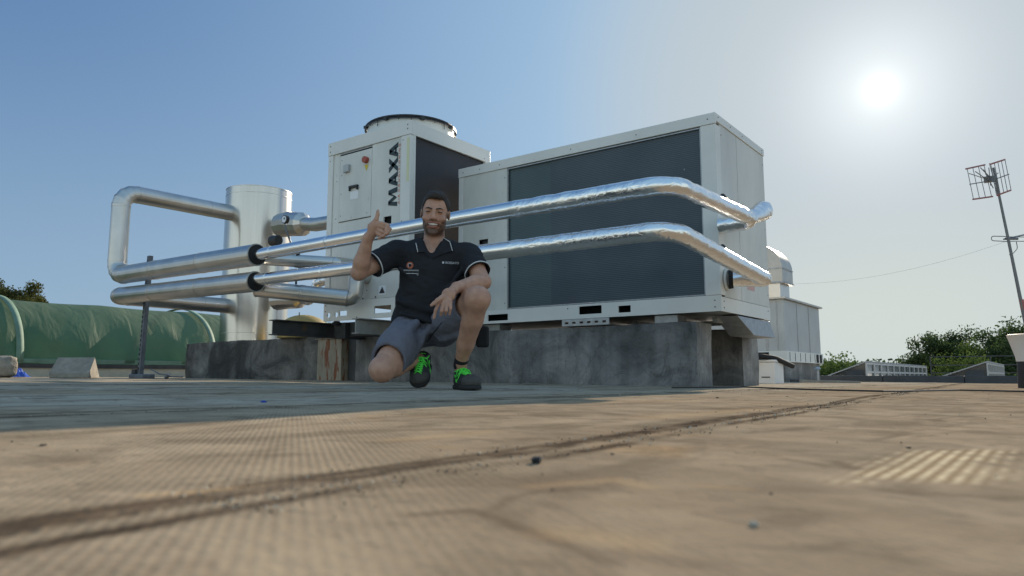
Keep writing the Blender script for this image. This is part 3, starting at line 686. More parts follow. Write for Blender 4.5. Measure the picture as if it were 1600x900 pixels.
# side coil (open to the right), with the white post and rear post
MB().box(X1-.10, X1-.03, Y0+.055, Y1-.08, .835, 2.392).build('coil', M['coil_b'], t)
MB().box(X1-.03, X1, Y0+.0505, Y0+.075, .835, 2.392).build('coil_edge', M['white2'], t)
MB().box(X1-.05, X1, Y1-.075, Y1, .835, 2.392).build('corner_post', M['white2'], t)
MB().box(X0+.02, X1-.06, Y1-.02, Y1-.01, .83, 2.39).build('back_panel', M['white'], t)
MB().box(X0+.003, X0+.014, Y0+.0505, Y1-.02, .83, 2.39).build('side_panel', M['white'], t)
# fan: shroud and wire guard
fc = Vector(((X0+X1)/2, (Y0+Y1)/2, 2.512)); fr = .47
m = MB(); prof = [(fr+.03,0),(fr,.03),(fr-.005,.16),(fr-.005,.190),(fr-.03,.190),(fr-.05,.14),(fr-.05,0)]; n = 64
vs = [(fc.x+r_*math.cos(2*math.pi*k/n), fc.y+r_*math.sin(2*math.pi*k/n), fc.z+z) for r_, z in prof for k in range(n)]
m.add(vs, [(i*n+k,i*n+(k+1)%n,(i+1)*n+(k+1)%n,(i+1)*n+k) for i in range(len(prof)-1) for k in range(n)])
m.build('fan_shroud', M['white2'], t, smooth=True)
m = MB()
def ring(rr, z, r_=.004): 
    pts = [Vector((fc.x+rr*math.cos(2*math.pi*k/48), fc.y+rr*math.sin(2*math.pi*k/48), z)) for k in range(49)]; m.sweep(pts, r_, 6, caps=False)
gt = fc.z+.210
for i in range(17): ring(.09+i*(fr-.06)/17, gt+.02*(1-(i/17)**2))
ring(fr+.012, fc.z+.200, .009); ring(fr+.016, fc.z+.180, .008); ring(fr-.03, gt+.002, .007)
for k in range(24):
    a_ = 2*math.pi*k/24; c_, s_ = math.cos(a_), math.sin(a_)
    m.sweep([Vector((fc.x+c_*.08, fc.y+s_*.08, gt+.024)), Vector((fc.x+c_*.3, fc.y+s_*.3, gt+.014)), Vector((fc.x+c_*(fr+.012), fc.y+s_*(fr+.012), gt-.006)), Vector((fc.x+c_*(fr+.014), fc.y+s_*(fr+.014), gt-.05 if k%3 else gt-.09))], .004, 6)
for k in range(8):
    a_ = 2*math.pi*(k+.3)/8; c_, s_ = math.cos(a_), math.sin(a_); p = Vector((fc.x+c_*(fr+.012), fc.y+s_*(fr+.012), gt-.03)); m.box(p.x-.02,p.x+.02,p.y-.02,p.y+.02,p.z-.014,p.z+.014)
m.cyl((fc.x,fc.y,gt-.02),(fc.x,fc.y,gt+.04),.085,.07,20)
m.build('fan_guard', M['dark'], t)
m = MB()
for k in range(5):
    a_ = 2*math.pi*k/5
    def P_(r_, da, z): return (fc.x+r_*math.cos(a_+da), fc.y+r_*math.sin(a_+da), fc.z+z)
    m.add([P_(.09,-.3,.10),P_(.40,-.25,.06),P_(.41,.35,.16),P_(.09,.4,.15)], [(0,1,2,3)])
m.cyl((fc.x,fc.y,fc.z+.03),(fc.x,fc.y,fc.z+.18),.09,.09,20)
m.build('fan_rotor', M['dark'], t)

# beams under the fan chiller
def ibeam(name, x, y0, y1, z0, h_, wd, mt, label, axis='y'):
    m = MB(); tf = .010
    m.box(x-wd/2, x+wd/2, y0, y1, z0, z0+tf); m.box(x-wd/2, x+wd/2, y0, y1, z0+h_-tf, z0+h_); m.box(x-.005, x+.005, y0, y1, z0+tf+.0005, z0+h_-tf-.0005)
    return tag(m.build(name, mt, bevel=.002), label, 'beam')
ibeam('steel_beam', -6.06, 4.22, 6.3, .478, .150, .12, M['beam'], 'dark steel I-beam whose end sticks out left of the fan chiller, in front of the yellow dome')
ibeam('steel_beam', -5.30, 4.60, 6.3, .482, .148, .10, M['beam_l'], 'light grey steel beam under the middle of the fan chiller, left of the man')
m = MB().box(-6.0,-5.36,4.92,5.00,.485,.630); m.box(-5.9,-5.75,4.86,4.915,.46,.625); m.build('cross_bracket', M['beam'], bevel=.004)
tag(bpy.data.objects['cross_bracket'], 'black bracket joining the two beams under the fan chiller', 'bracket')
for i, (x_, y_) in enumerate(((-5.86,4.84),(-5.0,4.86))):
    m = MB().cyl((x_,y_,.626 if i == 0 else .60),(x_,y_,.640),.035,.03,14); m.cyl((x_,y_,.60),(x_,y_,.628),.045,.045,14)
    tag(m.build('rubber_foot', M['rubber']), ('black rubber mount under the left front corner of the fan chiller', 'black rubber mount under the right front corner of the fan chiller')[i], 'mount')

# ------------------------------------------------------------------ pipework
PY = 4.0; PX = -1.786
def crumple(amp, sc_=14, sc2=40):
    def d(q, i, an):
        a_ = mnoise.noise(q*sc_); b_ = mnoise.noise(q*sc2)
        return amp*(abs(a_)*1.3-.4) + amp*.45*b_
    return d
def foil_pipe(label, pix, stub, rads):
    t = thing('foil_pipe', label, 'pipe', (-3.9, PY, gz(-3.9,PY)))
    a0, a1, bend, end = pix
    pts = [ony(*a0, PY), ony(*a1, PY), ony(*bend, PY)]
    e = onx(*end, PX); b_ = pts[-1].copy(); b_.x = PX; pts[-1] = b_
    pts.append(e)
    path = resample(fillet(pts, [.1, .6, .17, .1], 10), .022)
    nb_ = len(path); k = 0
    while path[k].x < -3.0: k += 1
    mb = MB().sweep(path[:k+1], [.0560+.004*q/(k+1) for q in range(k+1)], 28, caps=False, disp=crumple(.0012, 5, 16))
    mb.build('smooth_run', M['foil_smooth'], t, smooth=True, angle=80)
    rr = [.0600+.002*math.sin(i*.7)*(.5+.5*math.sin(i*.13)) for i in range(nb_-k)]
    MB().sweep(path[k:], rr, 36, disp=crumple(.0030, 14, 42)).build('wrapped_run', M['foil'], t, smooth=True, angle=75)
    # tape rings
    for j in range(12, k, 37):
        MB().sweep([path[j], path[j].lerp(path[j+1], .999)], .0590, 28).build('tape_band', M['foil'], t, smooth=True)
    return t, e
t, e = foil_pipe('upper shiny foil wrapped pipe passing behind the man at head height', ((398,399),(720,341),(1064,284),(1163,337)), None, None)
# upper outlet: collar, elbow and flared foil end
f0 = onx(1143,342,-2.01); c0 = onx(1170,342,PX)
p2 = onx(1193,329,PX+.01)
path = resample(fillet([e, c0, c0+Vector((-.02,0,-.02)), Vector((-2.012,c0.y,c0.z-.03))], .05, 6), .015)
MB().sweep(path, .062, 30, disp=crumple(.006, 18, 40)).build('elbow', M['foil'], t, smooth=True, angle=75)
path = resample([c0, c0.lerp(p2,.5), p2], .015)
MB().sweep(path, [.054+.024*min(1,i/len(path)*1.2)**1.3 for i in range(len(path))], 30, disp=crumple(.006, 15, 40)).build('flared_end', M['foil'], t, smooth=True, angle=75)
for du, dv in ((1133,303),):
    p = onx(du, dv, PX-.05); MB().cyl(p+Vector((0,-.06,-.03)), p+Vector((0,.10,-.06)), .022, .018, 12).build('valve_handle', M['dark'], t)
t, e = foil_pipe('lower shiny foil wrapped pipe passing behind the man at chest height', ((392,438),(720,399),(1052,358),(1186,432)), None, None)
c0 = onx(1193,434,PX)
path = resample(fillet([e, c0, Vector((PX, c0.y+.03, c0.z-.012)), Vector((-2.012, c0.y-.19, .83))], .05, 6), .015)
MB().sweep(path, .056, 30, disp=crumple(.007, 18, 40)).build('elbow', M['foil'], t, smooth=True, angle=75)
q0 = Vector((-1.965, 5.60, .83)); MB().cyl((-1.995,c0.y-.185,.83),(-1.965,c0.y-.175,.83),.075,.07,20).build('collar', M['rubber'], t)
MB().cyl((-2.012,c0.y-.187,.83),(-1.996,c0.y-.186,.83),.085,.085,24).build('wall_collar', M['white2'], t, smooth=True)
p = onx(1133,383,PX-.05); MB().cyl(p+Vector((0,-.06,-.02)), p+Vector((0,.10,-.06)), .020, .016, 12).build('valve_handle', M['dark'], t)

def seam_ring(m, p, d, r, w=.012): m.cyl(Vector(p)-d*w/2, Vector(p)+d*w/2, r+.0035, r+.0035, 28)
def jacket(label, pts, r, turn=.16, gores=4, name='jacketed_pipe', cap=None, rings=.95, n=28, r_end=None, mt='jacket'):
    base = Vector(pts[len(pts)//2]); t = thing(name, label, 'pipe', (base.x, base.y, gz(base.x, base.y)))
    path = fillet(pts, turn, gores); m = MB()
    rr = [r]*len(path)
    if r_end: rr[-1] = r_end
    m.sweep(path, rr, n, disp=lambda q,i,an: .0012*mnoise.noise(q*7)); m.build('pipe_run', M[mt], t, smooth=True, angle=12)
    rings_ = []
    for a_, b_ in zip(path[:-1], path[1:]):
        L_ = (b_-a_).length; d = (b_-a_).normalized()
        if L_ > .35:
            rings_ += [(a_+d*.012, d, r, .012), (b_-d*.012, d, r, .012)]
            k_ = rings
            while k_ < L_-.2: rings_.append((a_+d*k_, d, r, .012)); k_ += rings
        elif L_ > .02: rings_.append((a_, d, r-.001, .006))
    for p_, d_, r_, w_ in rings_:
        m = MB(); seam_ring(m, p_, d_, r_, w_); m.build('joint_band', M[mt], t, smooth=True, angle=30)
    if cap:
        a_, b_ = path[0], path[1]; d = (a_-b_).normalized()
        m = MB().cyl(a_-d*.03, a_+d*.006, r-.006, r-.008, 28); m.build('end_seal', M['rubber'], t, smooth=True)
    return t
ju0 = ony(402,398,PY); ju1 = ony(182,431,PY); top = Vector((ju1.x, PY, ony(184,302,PY).z)); tk = onx(362,333,ju1.x)
TC = Vector((ju1.x+.02, 5.86, .535))
jacket('aluminium jacketed loop rising at far left and returning to the top of the tank', [ju0, ju1, top, Vector((top.x, 5.5, tk.z))], .105, .17, 4, cap=True)
jl0 = ony(400,440,PY); jl1 = ony(180,463,PY); tk2 = onx(355,478,jl1.x)
jacket('aluminium jacketed pipe turning below the loop and running back to the lower tank', [jl0, jl1, Vector((jl1.x, 5.5, tk2.z))], .098, .14, 4, cap=True)
# branches from the jacket joints to the fan chiller
def branch(label, p0, p1, r, face):
    p0 = ony(*p0, PY+.10); p1 = ony(*p1, 4.62)
    t = jacket(label, [p0, p0.lerp(p1,.5), p1], r, .05, 2, name='branch_pipe', rings=.5, mt='jacket')
    return t, p1
t, p1 = branch('upper branch pipe between the foil pipes, running to the fan chiller', (405,404), (520,411), .062, 1)
MB().sweep(fillet([p1-Vector((.05,0,0)), p1+Vector((.04,.02,0)), Vector((p1.x+.04,4.80,p1.z))], .04, 4), .062, 24).build('elbow', M['jacket'], t, smooth=True, angle=15)
t, p1 = branch('lower branch pipe under the foil pipes, ending in an elbow at the fan chiller', (400,451), (545,466), .080, 1)
MB().sweep(fillet([p1-Vector((.02,0,0)), p1+Vector((.05,.03,.01)), p1+Vector((.055,.05,.22)), Vector((p1.x+.05,4.80,p1.z+.23))], .07, 4), .075, 24).build('elbow', M['jacket'], t, smooth=True, angle=15)
for (u, v, l, s) in ((430,376,'round black valve head above the upper foil pipe beside the tank', 1), (463,482-60+8,'small black clip between the two foil pipes', .5)):
    p = ony(u, v, 4.3); m = MB().cyl(p+Vector((-.05*s,0,0)), p+Vector((.06*s,0,0)), .055*s, .05*s, 16); m.cyl(p+Vector((0,0,-.18*s)), p, .02*s, .02*s, 10)
    tag(m.build('valve', M['dark'], bevel=.005), l, 'valve')
def gauge(u, v, y, label, rot=0, stem=.2):
    p = ony(u, v, y); t = thing('pressure_gauge', label, 'gauge', p-Vector((0,0,stem)))
    MB().cyl(p+Vector((0,.02,0)), p+Vector((0,-.02,0)), .052, .052, 24).build('case', M['dark'], t, smooth=True)
    MB().cyl(p+Vector((0,-.019,0)), p+Vector((0,-.0225,0)), .042, .042, 24).build('dial', M['gauge'], t)
    MB().box(p.x-.003,p.x+.020,p.y-.0245,p.y-.023,p.z-.003,p.z+.018).build('needle', M['dark'], t)
    MB().sweep([p+Vector((0,0,-.05)), p+Vector((.01,.0,-.12)), p+Vector((.03,.08,-stem))], .012, 8).build('stem', M['strut'], t, smooth=True)
gauge(446, 343, 5.2, 'round dark pressure gauge at the right edge of the tank', stem=.3)
gauge(461, 398, 4.35, 'small pale gauge hanging below the upper foil pipe left of the fan chiller', stem=.12)

# tank
t = thing('buffer_tank', 'tall cylindrical aluminium clad tank standing on the left plinth', 'tank', TC)
zt = at(400, 290, heading(TC.x, TC.y)[1]-.40).z
m = MB(); r = .44; n = 128
vs = []; zs = [TC.z, TC.z+.14, (TC.z+zt)/2, zt-.12, zt]
for z in zs:
    for k in range(n):
        a_ = 2*math.pi*k/n; q = r + .007*mnoise.noise(Vector((math.cos(a_)*3.2, math.sin(a_)*3.2, z*.25))) + .0022*mnoise.noise(Vector((math.cos(a_)*9, math.sin(a_)*9, z*.3)))
        vs.append((TC.x+q*math.cos(a_), TC.y+q*math.sin(a_), z))
m.add(vs, [(i*n+k,i*n+(k+1)%n,(i+1)*n+(k+1)%n,(i+1)*n+k) for i in range(len(zs)-1) for k in range(n)]+[tuple(range(n-1,-1,-1))])
m.build('shell', M['tank'], t, smooth=True, angle=40)
m = MB(); m.cyl((TC.x,TC.y,zt-.003),(TC.x,TC.y,zt+.006),r+.004,r+.004,n)
m.cyl((TC.x,TC.y,zt+.006),(TC.x,TC.y,zt+.03),r-.01,.1,n); m.build('lid', M['jacket'], t, smooth=True, angle=20)
for z in (TC.z+.12, zt-.09): MB().cyl((TC.x,TC.y,z-.004),(TC.x,TC.y,z+.004),r+.0035,r+.0035,n,caps=False).build('band', M['jacket'], t, smooth=True)
# the tank's own connections on the right
q1 = ony(452,350,TC.y-.1); q2 = ony(475,350,TC.y-.1); q3 = ony(512,352,TC.y-.1)
m = MB().sweep([q1-Vector((.18,0,0)), q1+Vector((.02,0,0)), q2-Vector((.03,0,0)), q2+Vector((.03,0,0))], [.16,.165,.155,.095], 14); m.build('reducer', M['jacket'], t, smooth=True, angle=10)
m = MB().sweep([q2, q2.lerp(q3,.5), Vector((-6.0, q3.y, q3.z))], .088, 28); m.build('side_pipe', M['jacket'], t, smooth=True)
q1 = ony(447,467,TC.y-.1); q2 = ony(470,467,TC.y-.1)
m = MB().sweep([q1-Vector((.18,0,0)), q1, q2-Vector((.03,0,0)), q2+Vector((.03,0,0))], [.14,.135,.12,.06], 14); m.build('reducer', M['jacket'], t, smooth=True, angle=10)
q3 = ony(486,471,TC.y-.1); q4 = ony(493,476-28,TC.y-.1); q5 = ony(497,470-30,TC.y-.1)
m = MB().sweep(resample(fillet([q2, q3, q5, Vector((-6.0,TC.y-.1,q5.z+.02))], .12, 8), .02), .062, 24, disp=crumple(.008, 16, 40)); m.build('foil_elbow', M['foil'], t, smooth=True, angle=70)

# expansion vessel with its yellow dome
yc = at(475, 510, 8.75); t = thing('expansion_vessel', 'dull yellow domed vessel behind the dark beam beside the tank', 'vessel', (yc.x, yc.y, .535))
m = MB(); n = 40; rr_ = .30; prof = [(rr_*math.cos(a_), .62+.20*math.sin(a_)) for a_ in np.linspace(0, math.pi/2*.98, 9)]; prof = [(rr_,.56)]+prof
vs = [(yc.x+q*math.cos(2*math.pi*k/n), yc.y+q*math.sin(2*math.pi*k/n), z) for q, z in prof for k in range(n)]
m.add(vs, [(i*n+k,i*n+(k+1)%n,(i+1)*n+(k+1)%n,(i+1)*n+k) for i in range(len(prof)-1) for k in range(n)]+[tuple(range(len(vs)-n,len(vs)))]); m.build('dome', M['yellow'], t, smooth=True, angle=60)
MB().cyl((yc.x,yc.y,.535),(yc.x,yc.y,.555),rr_+.01,rr_+.01,n).build('rim', M['yellow'], t)
MB().cyl((yc.x+.06,yc.y-.12,.78),(yc.x+.06,yc.y-.12,.84),.006,.006,6).build('stem', M['dark'], t)

# leaning strut post on its foot
b0 = ong(219, 592); pt = at(235, 400, heading(b0.x,b0.y)[1]+.05); pt = Vector((pt.x, max(pt.y, PY+.25), pt.z))
b0 = Vector((b0.x, b0.y, gz(b0.x,b0.y)))
byy = PY+.24; rb = ony(219, 590, byy); b0 = Vector((rb.x, byy, gz(rb.x, byy))); pt = ony(235, 400, byy)
t = thing('strut_post', 'dark grey perforated strut standing under the left ends of the jacketed pipes', 'post', b0)
m = MB(); d = (pt-b0); x_ = Vector((.029,0,0)); y_ = Vector((0,.022,0)); th_ = Vector((.004,0,0)); ty = Vector((0,.004,0))
def pst(c0, c1, hx, hy): 
    m.hexa([c0-hx-hy, c0+hx-hy, c0+hx+hy, c0-hx+hy, c1-hx-hy, c1+hx-hy, c1+hx+hy, c1-hx+hy])
pst(b0-y_, pt-y_, x_, ty*.5)                        # web face
pst(b0-x_*.93+y_*.05, pt-x_*.93+y_*.05, th_*.5, y_*.9); pst(b0+x_*.93+y_*.05, pt+x_*.93+y_*.05, th_*.5, y_*.9)
for i in range(int(d.length/.055)):
    c = b0+d.normalized()*(.12+i*.055) - x_*.955 + Vector((-.0022,0,0))
    if c.z < pt.z-.03: m.box(c.x-.001, c.x+.001, c.y-.008, c.y+.008, c.z-.014, c.z+.014, 1)
    c = b0+d.normalized()*(.12+i*.055) - y_*1.1 - x_*.42
    if c.z < pt.z-.03: m.box(c.x-.007, c.x+.007, c.y-.0035, c.y-.0005, c.z-.014, c.z+.014, 1)
m.build('channel', [M['strut'], M['void']], t)
MB().box(b0.x-.14,b0.x+.17,b0.y-.07,b0.y+.09,b0.z-.02,b0.z+.055).build('foot', M['strut'], t, bevel=.012)
MB().box(b0.x-.12,b0.x-.04,b0.y-.05,b0.y+.03,b0.z+.055,b0.z+.11).build('angle_bracket', M['beam'], t, bevel=.006)

# ------------------------------------------------------------------ left edge of the roof: netted rooflight and clutter
TX = -11.2; TR = 1.2; TY0, TY1 = 2.2, 17.0
cxx = TX-TR
def th_top(y):                         # ridge height read off against the sky
    return 1.16+.0*y
zb0 = .27
def tunnel():
    t = thing('netted_rooflight', 'long low barrel rooflight under green shade net at the left edge of the roof', 'rooflight', (cxx, (TY0+TY1)/2, gz(cxx,8)))
    nu, nv_ = 40, 150; vs = []
    gb = gz(TX, 8)
    for j in range(nv_+1):
        y = TY0+(TY1-TY0)*j/nv_
        for i in range(nu+1):
            a_ = math.pi*i/nu; c_, s_ = math.cos(a_), math.sin(a_)
            fold = 0
            low = max(0, 1-s_*1.15)
            fold += .085*low*mnoise.noise(Vector((y*3.1, a_*1.2, 0))) + .10*low*max(0, math.sin(y*5.2+a_*3+2*mnoise.noise(Vector((y*.9,0,3)))))*abs(mnoise.noise(Vector((y*.7,4,a_))))
            sag = -.028*abs(math.sin(math.pi*(y-TY0)/1.55))*s_
            rr = 1+fold/TR+sag/TR
            vs.append((cxx+TR*c_*rr, y, zb0+.95*(abs(s_)**.86)*rr + gb*.0))
    fs = [(j*(nu+1)+i, j*(nu+1)+i+1, (j+1)*(nu+1)+i+1, (j+1)*(nu+1)+i) for j in range(nv_) for i in range(nu)]
    MB().add(vs, fs).build('shade_net', M['net'], t, smooth=True, angle=80)
    for y in (TY0+.08, 3.86, 6.68, 9.5, 12.3):
        pts = [Vector((cxx+(TR+.03)*math.cos(math.pi*i/40), y, zb0+(.95+.03)*abs(math.sin(math.pi*i/40))**.86)) for i in range(41)]
        m = MB(); w_ = .045
        m.add([p-Vector((0,w_,0)) for p in pts]+[p+Vector((0,w_,0)) for p in pts], [(i,41+i,42+i,i+1) for i in range(40)])
        o = m.build('hoop_hem', M['net_edge'], t, smooth=True)
        so_ = o.modifiers.new('solid', 'SOLIDIFY'); so_.thickness = .012; so_.offset = 1
    MB().box(TX-.02, TX+.03, TY0, TY1, zb0-.005, zb0+.05).build('net_rail', M['net_edge'], t, bevel=.006)
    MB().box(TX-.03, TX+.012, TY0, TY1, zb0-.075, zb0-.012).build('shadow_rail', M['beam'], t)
    MB().box(cxx-TR+.03, TX-.01, TY0+.05, TY1-.05, gz(TX,4)-.05, zb0-.03).build('curb', M['curb'], t)
    MB().box(cxx-TR, TX+.02, TY0-.2, TY0-.12, .0, .3).build('end_board', M['beam'], t)
tunnel()
# slab, rough lump and blue sheet
c = ong(106, 589.2); Yc = 8.4; p = at(104, 586, Yc); g = gz(p.x, p.y)
o = MB(); hw = .235
hd = Vector((cY,sY,0)); bk = Vector((-sY,cY,0)); up = Vector((0,0,1)); b_ = Vector((p.x,p.y,g+.002))
pts = [b_-hd*.20, b_+hd*.25, b_+hd*.25+bk*.09+up*.03, b_-hd*.20+bk*.09+up*.03]
f_ = up*.055; tp = bk*.20+up*.245
pts = [b_-hd*.20, b_+hd*.26, b_+hd*.24+bk*.26, b_-hd*.22+bk*.26, b_-hd*.21+f_, b_+hd*.26+f_, b_+hd*.20+tp, b_-hd*.24+tp]
tag(o.hexa(pts).build('concrete_slab', M['slab'], bevel=.008), 'beige concrete slab propped on its edge before the green net', 'slab')
lo = at(6, 584, 8.1)
bm = bmesh.new(); bmesh.ops.create_icosphere(bm, subdivisions=4, radius=1)
for v in bm.verts:
    q = v.co; s_ = max(abs(q.x),abs(q.y),abs(q.z))**.55; q = q/ s_ ; v.co = Vector((q.x*.12, q.y*.11, q.z*.12)) + v.normal*.012*mnoise.fractal(q*2.5,1,2,4)
me = bpy.data.meshes.new('stone_lump'); bm.to_mesh(me); bm.free(); me.materials.append(M['slab']); me.polygons.foreach_set('use_smooth', [True]*len(me.polygons))
o = bpy.data.objects.new('stone_lump', me); COL.objects.link(o); o.location = (lo.x, lo.y, gz(lo.x,lo.y)+.125); tag(o, 'rounded rough stone lump at the left edge, beside blue sheeting', 'stone')
bl = at(25, 584, 8.6); m = MB(); n_ = 14
vs = [Vector((bl.x+(i/n_-.5)*.30, bl.y+(j/n_-.5)*.22, gz(bl.x,bl.y)+.008+.11*max(0,math.sin(math.pi*i/n_)*math.sin(math.pi*j/n_))**.7*(.6+.9*abs(mnoise.noise(Vector((i*.5,j*.5,2))))))) for i in range(n_+1) for j in range(n_+1)]
m.add(vs, [(i*(n_+1)+j,(i+1)*(n_+1)+j,(i+1)*(n_+1)+j+1,i*(n_+1)+j+1) for i in range(n_) for j in range(n_)]); tag(m.build('blue_sheet', M['blue'], smooth=True), 'crumpled blue plastic sheet lying between the stone lump and the slab', 'sheet')
# ropes / straps by the post
a_ = at(236,577,8.2); b_ = at(262,586,8.0)
m = MB().sweep([a_, a_.lerp(b_,.5)-Vector((0,0,.02)), b_, Vector((b_.x,b_.y,gz(b_.x,b_.y)+.03)), at(285,589,8.3)], .008, 6); m.cyl(b_-Vector((.03,0,.03)), b_+Vector((.03,0,.01)), .022,.02,10)
tag(m.build('cord', M['strut'], smooth=True), 'thin cord with a knob trailing right of the strut post foot', 'cord')

# ------------------------------------------------------------------ right background: ventilation plant, rooflights, antenna
AX = at(1225, 500, 11.5).x; AY = at(1225, 500, 11.5).y
def zz(v, Y): return at(1225, v, Y).z
gA = gz(AX, AY)
zA = {k: zz(k, 11.5) for k in (372,440,467,547,557)}
AY1 = onx(1280, 500, AX).y
t = thing('ventilation_unit', 'grey sheet metal ventilation box with a curved duct on top, right of the long chiller', 'ventilation', (AX-.6, (AY+AY1)/2, gA))
MB().box(AX-1.3, AX, AY, AY1, zA[557]+.0, zA[467]).build('casing', M['ahu'], t, bevel=.006)
for k in (1,2): y_ = AY+(AY1-AY)*k/3; MB().box(AX, AX+.006, y_-.006, y_+.006, zA[547], zA[467]-.02).build('panel_joint', M['galv'], t)
MB().box(AX-.30,AX-.26,AY-.008,AY,zA[547],zA[467]-.02).build('panel_joint', M['galv'], t); MB().box(AX-.12,AX-.10,AY-.008,AY,zA[547],zA[467]-.02).build('panel_joint', M['galv'], t)
m = MB().hexa([(AX-1.35,AY-.06,zA[467]+.002),(AX+.05,AY-.06,zA[467]+.002),(AX+.05,AY1+.06,zA[467]+.002),(AX-1.35,AY1+.06,zA[467]+.002),(AX-1.35,AY-.06,zA[467]+.03),(AX+.05,AY-.06,zA[467]+.03),(AX+.05,AY1+.06,zA[467]+.03),(AX-1.35,AY1+.06,zA[467]+.03)]); m.build('lid', M['duct'], t)
m = MB(); m.box(AX-1.3, AX+.03, AY-.03, AY1+.02, zA[557]-.085, zA[547]-.012)
for k in range(6): y_ = AY+.12+k*.30; m.box(AX+.03,AX+.034,y_,y_+.012,zA[557]-.07,zA[547]-.03,1)
m.box(AX+.03,AX+.034,AY1-.45,AY1-.30,zA[557]-.075,zA[547]-.03,1); m.box(AX+.03,AX+.034,AY1-.22,AY1-.08,zA[557]-.075,zA[547]-.03,1); m.box(AX-.8,AX-.25,AY-.034,AY-.03,zA[557]-.07,zA[547]-.03,1)
m.build('base_frame', [M['white2'], M['void']], t)
MB().box(AX-1.2, AX-.02, AY+.03, AY1-.05, gA-.06, zA[557]-.086).build('concrete_base', M['plinth'], t)
dx0, dx1, dy0, dy1 = AX-.62, AX-.02, AY+.02, AY+.55
MB().box(dx0, dx1-.03, dy0+.03, dy1, zA[467]+.03, zA[440]).build('duct_neck', M['jacket'], t, bevel=.004)
# gooseneck: quarter-round profile in xz, extruded in y
m = MB(); zc = zA[440]; H_ = zA[372]-zA[440]; prof = [(dx1+.02, zc), (dx1+.02, zc+H_*.32)]
for k in range(1, 13): a_ = math.pi/2*k/12; prof.append((dx1+.02-.62*(1-math.cos(a_)), zc+H_*.32+H_*.68*math.sin(a_)))
prof += [(dx0-.35, zc+H_), (dx0-.35, zc+.25), (dx0, zc+.2), (dx0, zc)]
nP = len(prof); vs = [(x,dy0,z) for x,z in prof]+[(x,dy1+.05,z) for x,z in prof]
m.add(vs, [tuple(range(nP)), tuple(range(2*nP-1,nP-1,-1))]+[(i,nP+i,nP+(i+1)%nP,(i+1)%nP) for i in range(nP)])
m.build('duct_hood', M['duct'], t, smooth=True, angle=30)
m = MB().box(dx0-.01, dx1+.035, dy0-.012, dy1+.06, zc-.012, zc+.014); m.box(dx0, dx1+.030, dy0-.008, dy1+.055, zc+H_*.32-.008, zc+H_*.32+.008); m.build('duct_flange', M['galv'], t)
# white cabinet and black hose in front of it
c0 = at(1186,590,8.9); c1 = at(1217,590,8.9); g = gz(c0.x,c0.y); zt_ = at(1200,562,8.9).z
t = thing('white_cabinet', 'small white cabinet on the roof right of the rear plinth end', 'cabinet', ((c0.x+c1.x)/2, c0.y, g))
xa, xb = c0.x-.02, c1.x-.02; yA = (c0.y+c1.y)/2
MB().box(xa-.06, xb, yA, yA+.35, g-.03, zt_-.03).build('body', M['white_pot'], t, bevel=.01)
MB().box(xa-.07, xb+.01, yA-.012, yA+.36, zt_-.028, zt_).build('lid', M['white_pot'], t, bevel=.006)
MB().box(xa+.03, xa+.13, yA-.004, yA-.0005, g+.07, g+.082).build('slot', M['void'], t)
p0, p1, p2 = at(1183,556,8.9), at(1212,560,8.9), at(1238,572,9.3)
o = MB().sweep(resample(fillet([p0-Vector((.25,0,0)), p0, p1, p2], .15, 6), .03), .032, 14).build('black_hose', M['rubber'], smooth=True); tag(o, 'thick black hose slanting down over the white cabinet', 'hose')
a_ = ong(1236, 597); a_ = at(1236, 597, 10.5); b_ = at(1330, 599, 9.5)
m = MB(); g1 = gz(a_.x,a_.y); 
for k, (u0, u1, Y_, w_) in enumerate(((1236,1300,11.2,.05),(1250,1345,10.6,.04),(1262,1330,11.6,.06))):
    p, q = at(u0,595,Y_), at(u1,596,Y_-.4); m = MB(); z0_, z1_ = gz(p.x,p.y)+.002, gz(q.x,q.y)+.002
    s_ = Vector((-sY,cY,0))*w_
    m.hexa([(p.x,p.y,z0_),(q.x,q.y,z1_),(q.x+s_.x,q.y+s_.y,z1_),(p.x+s_.x,p.y+s_.y,z0_),(p.x,p.y,z0_+.045),(q.x,q.y,z1_+.03),(q.x+s_.x,q.y+s_.y,z1_+.03),(p.x+s_.x,p.y+s_.y,z0_+.045)])
    tag(m.build('loose_batten', M['beam'] if k != 1 else M['slab'], bevel=.004), ('dark batten lying nearest the ventilation base','pale brown batten lying furthest right before the kerb','wide dark batten lying behind the pale one')[k], 'batten')
p = at(1278,590,11.2); m = MB().cyl((p.x,p.y,gz(p.x,p.y)),(p.x,p.y,at(1278,575,11.2).z),.02,.02,10); m.cyl((p.x,p.y,at(1278,577,11.2).z),(p.x,p.y,at(1278,573,11.2).z),.05,.03,12); tag(m.build('vent_pipe', M['galv']), 'thin grey vent pipe with a small cap right of the ventilation base', 'pipe')

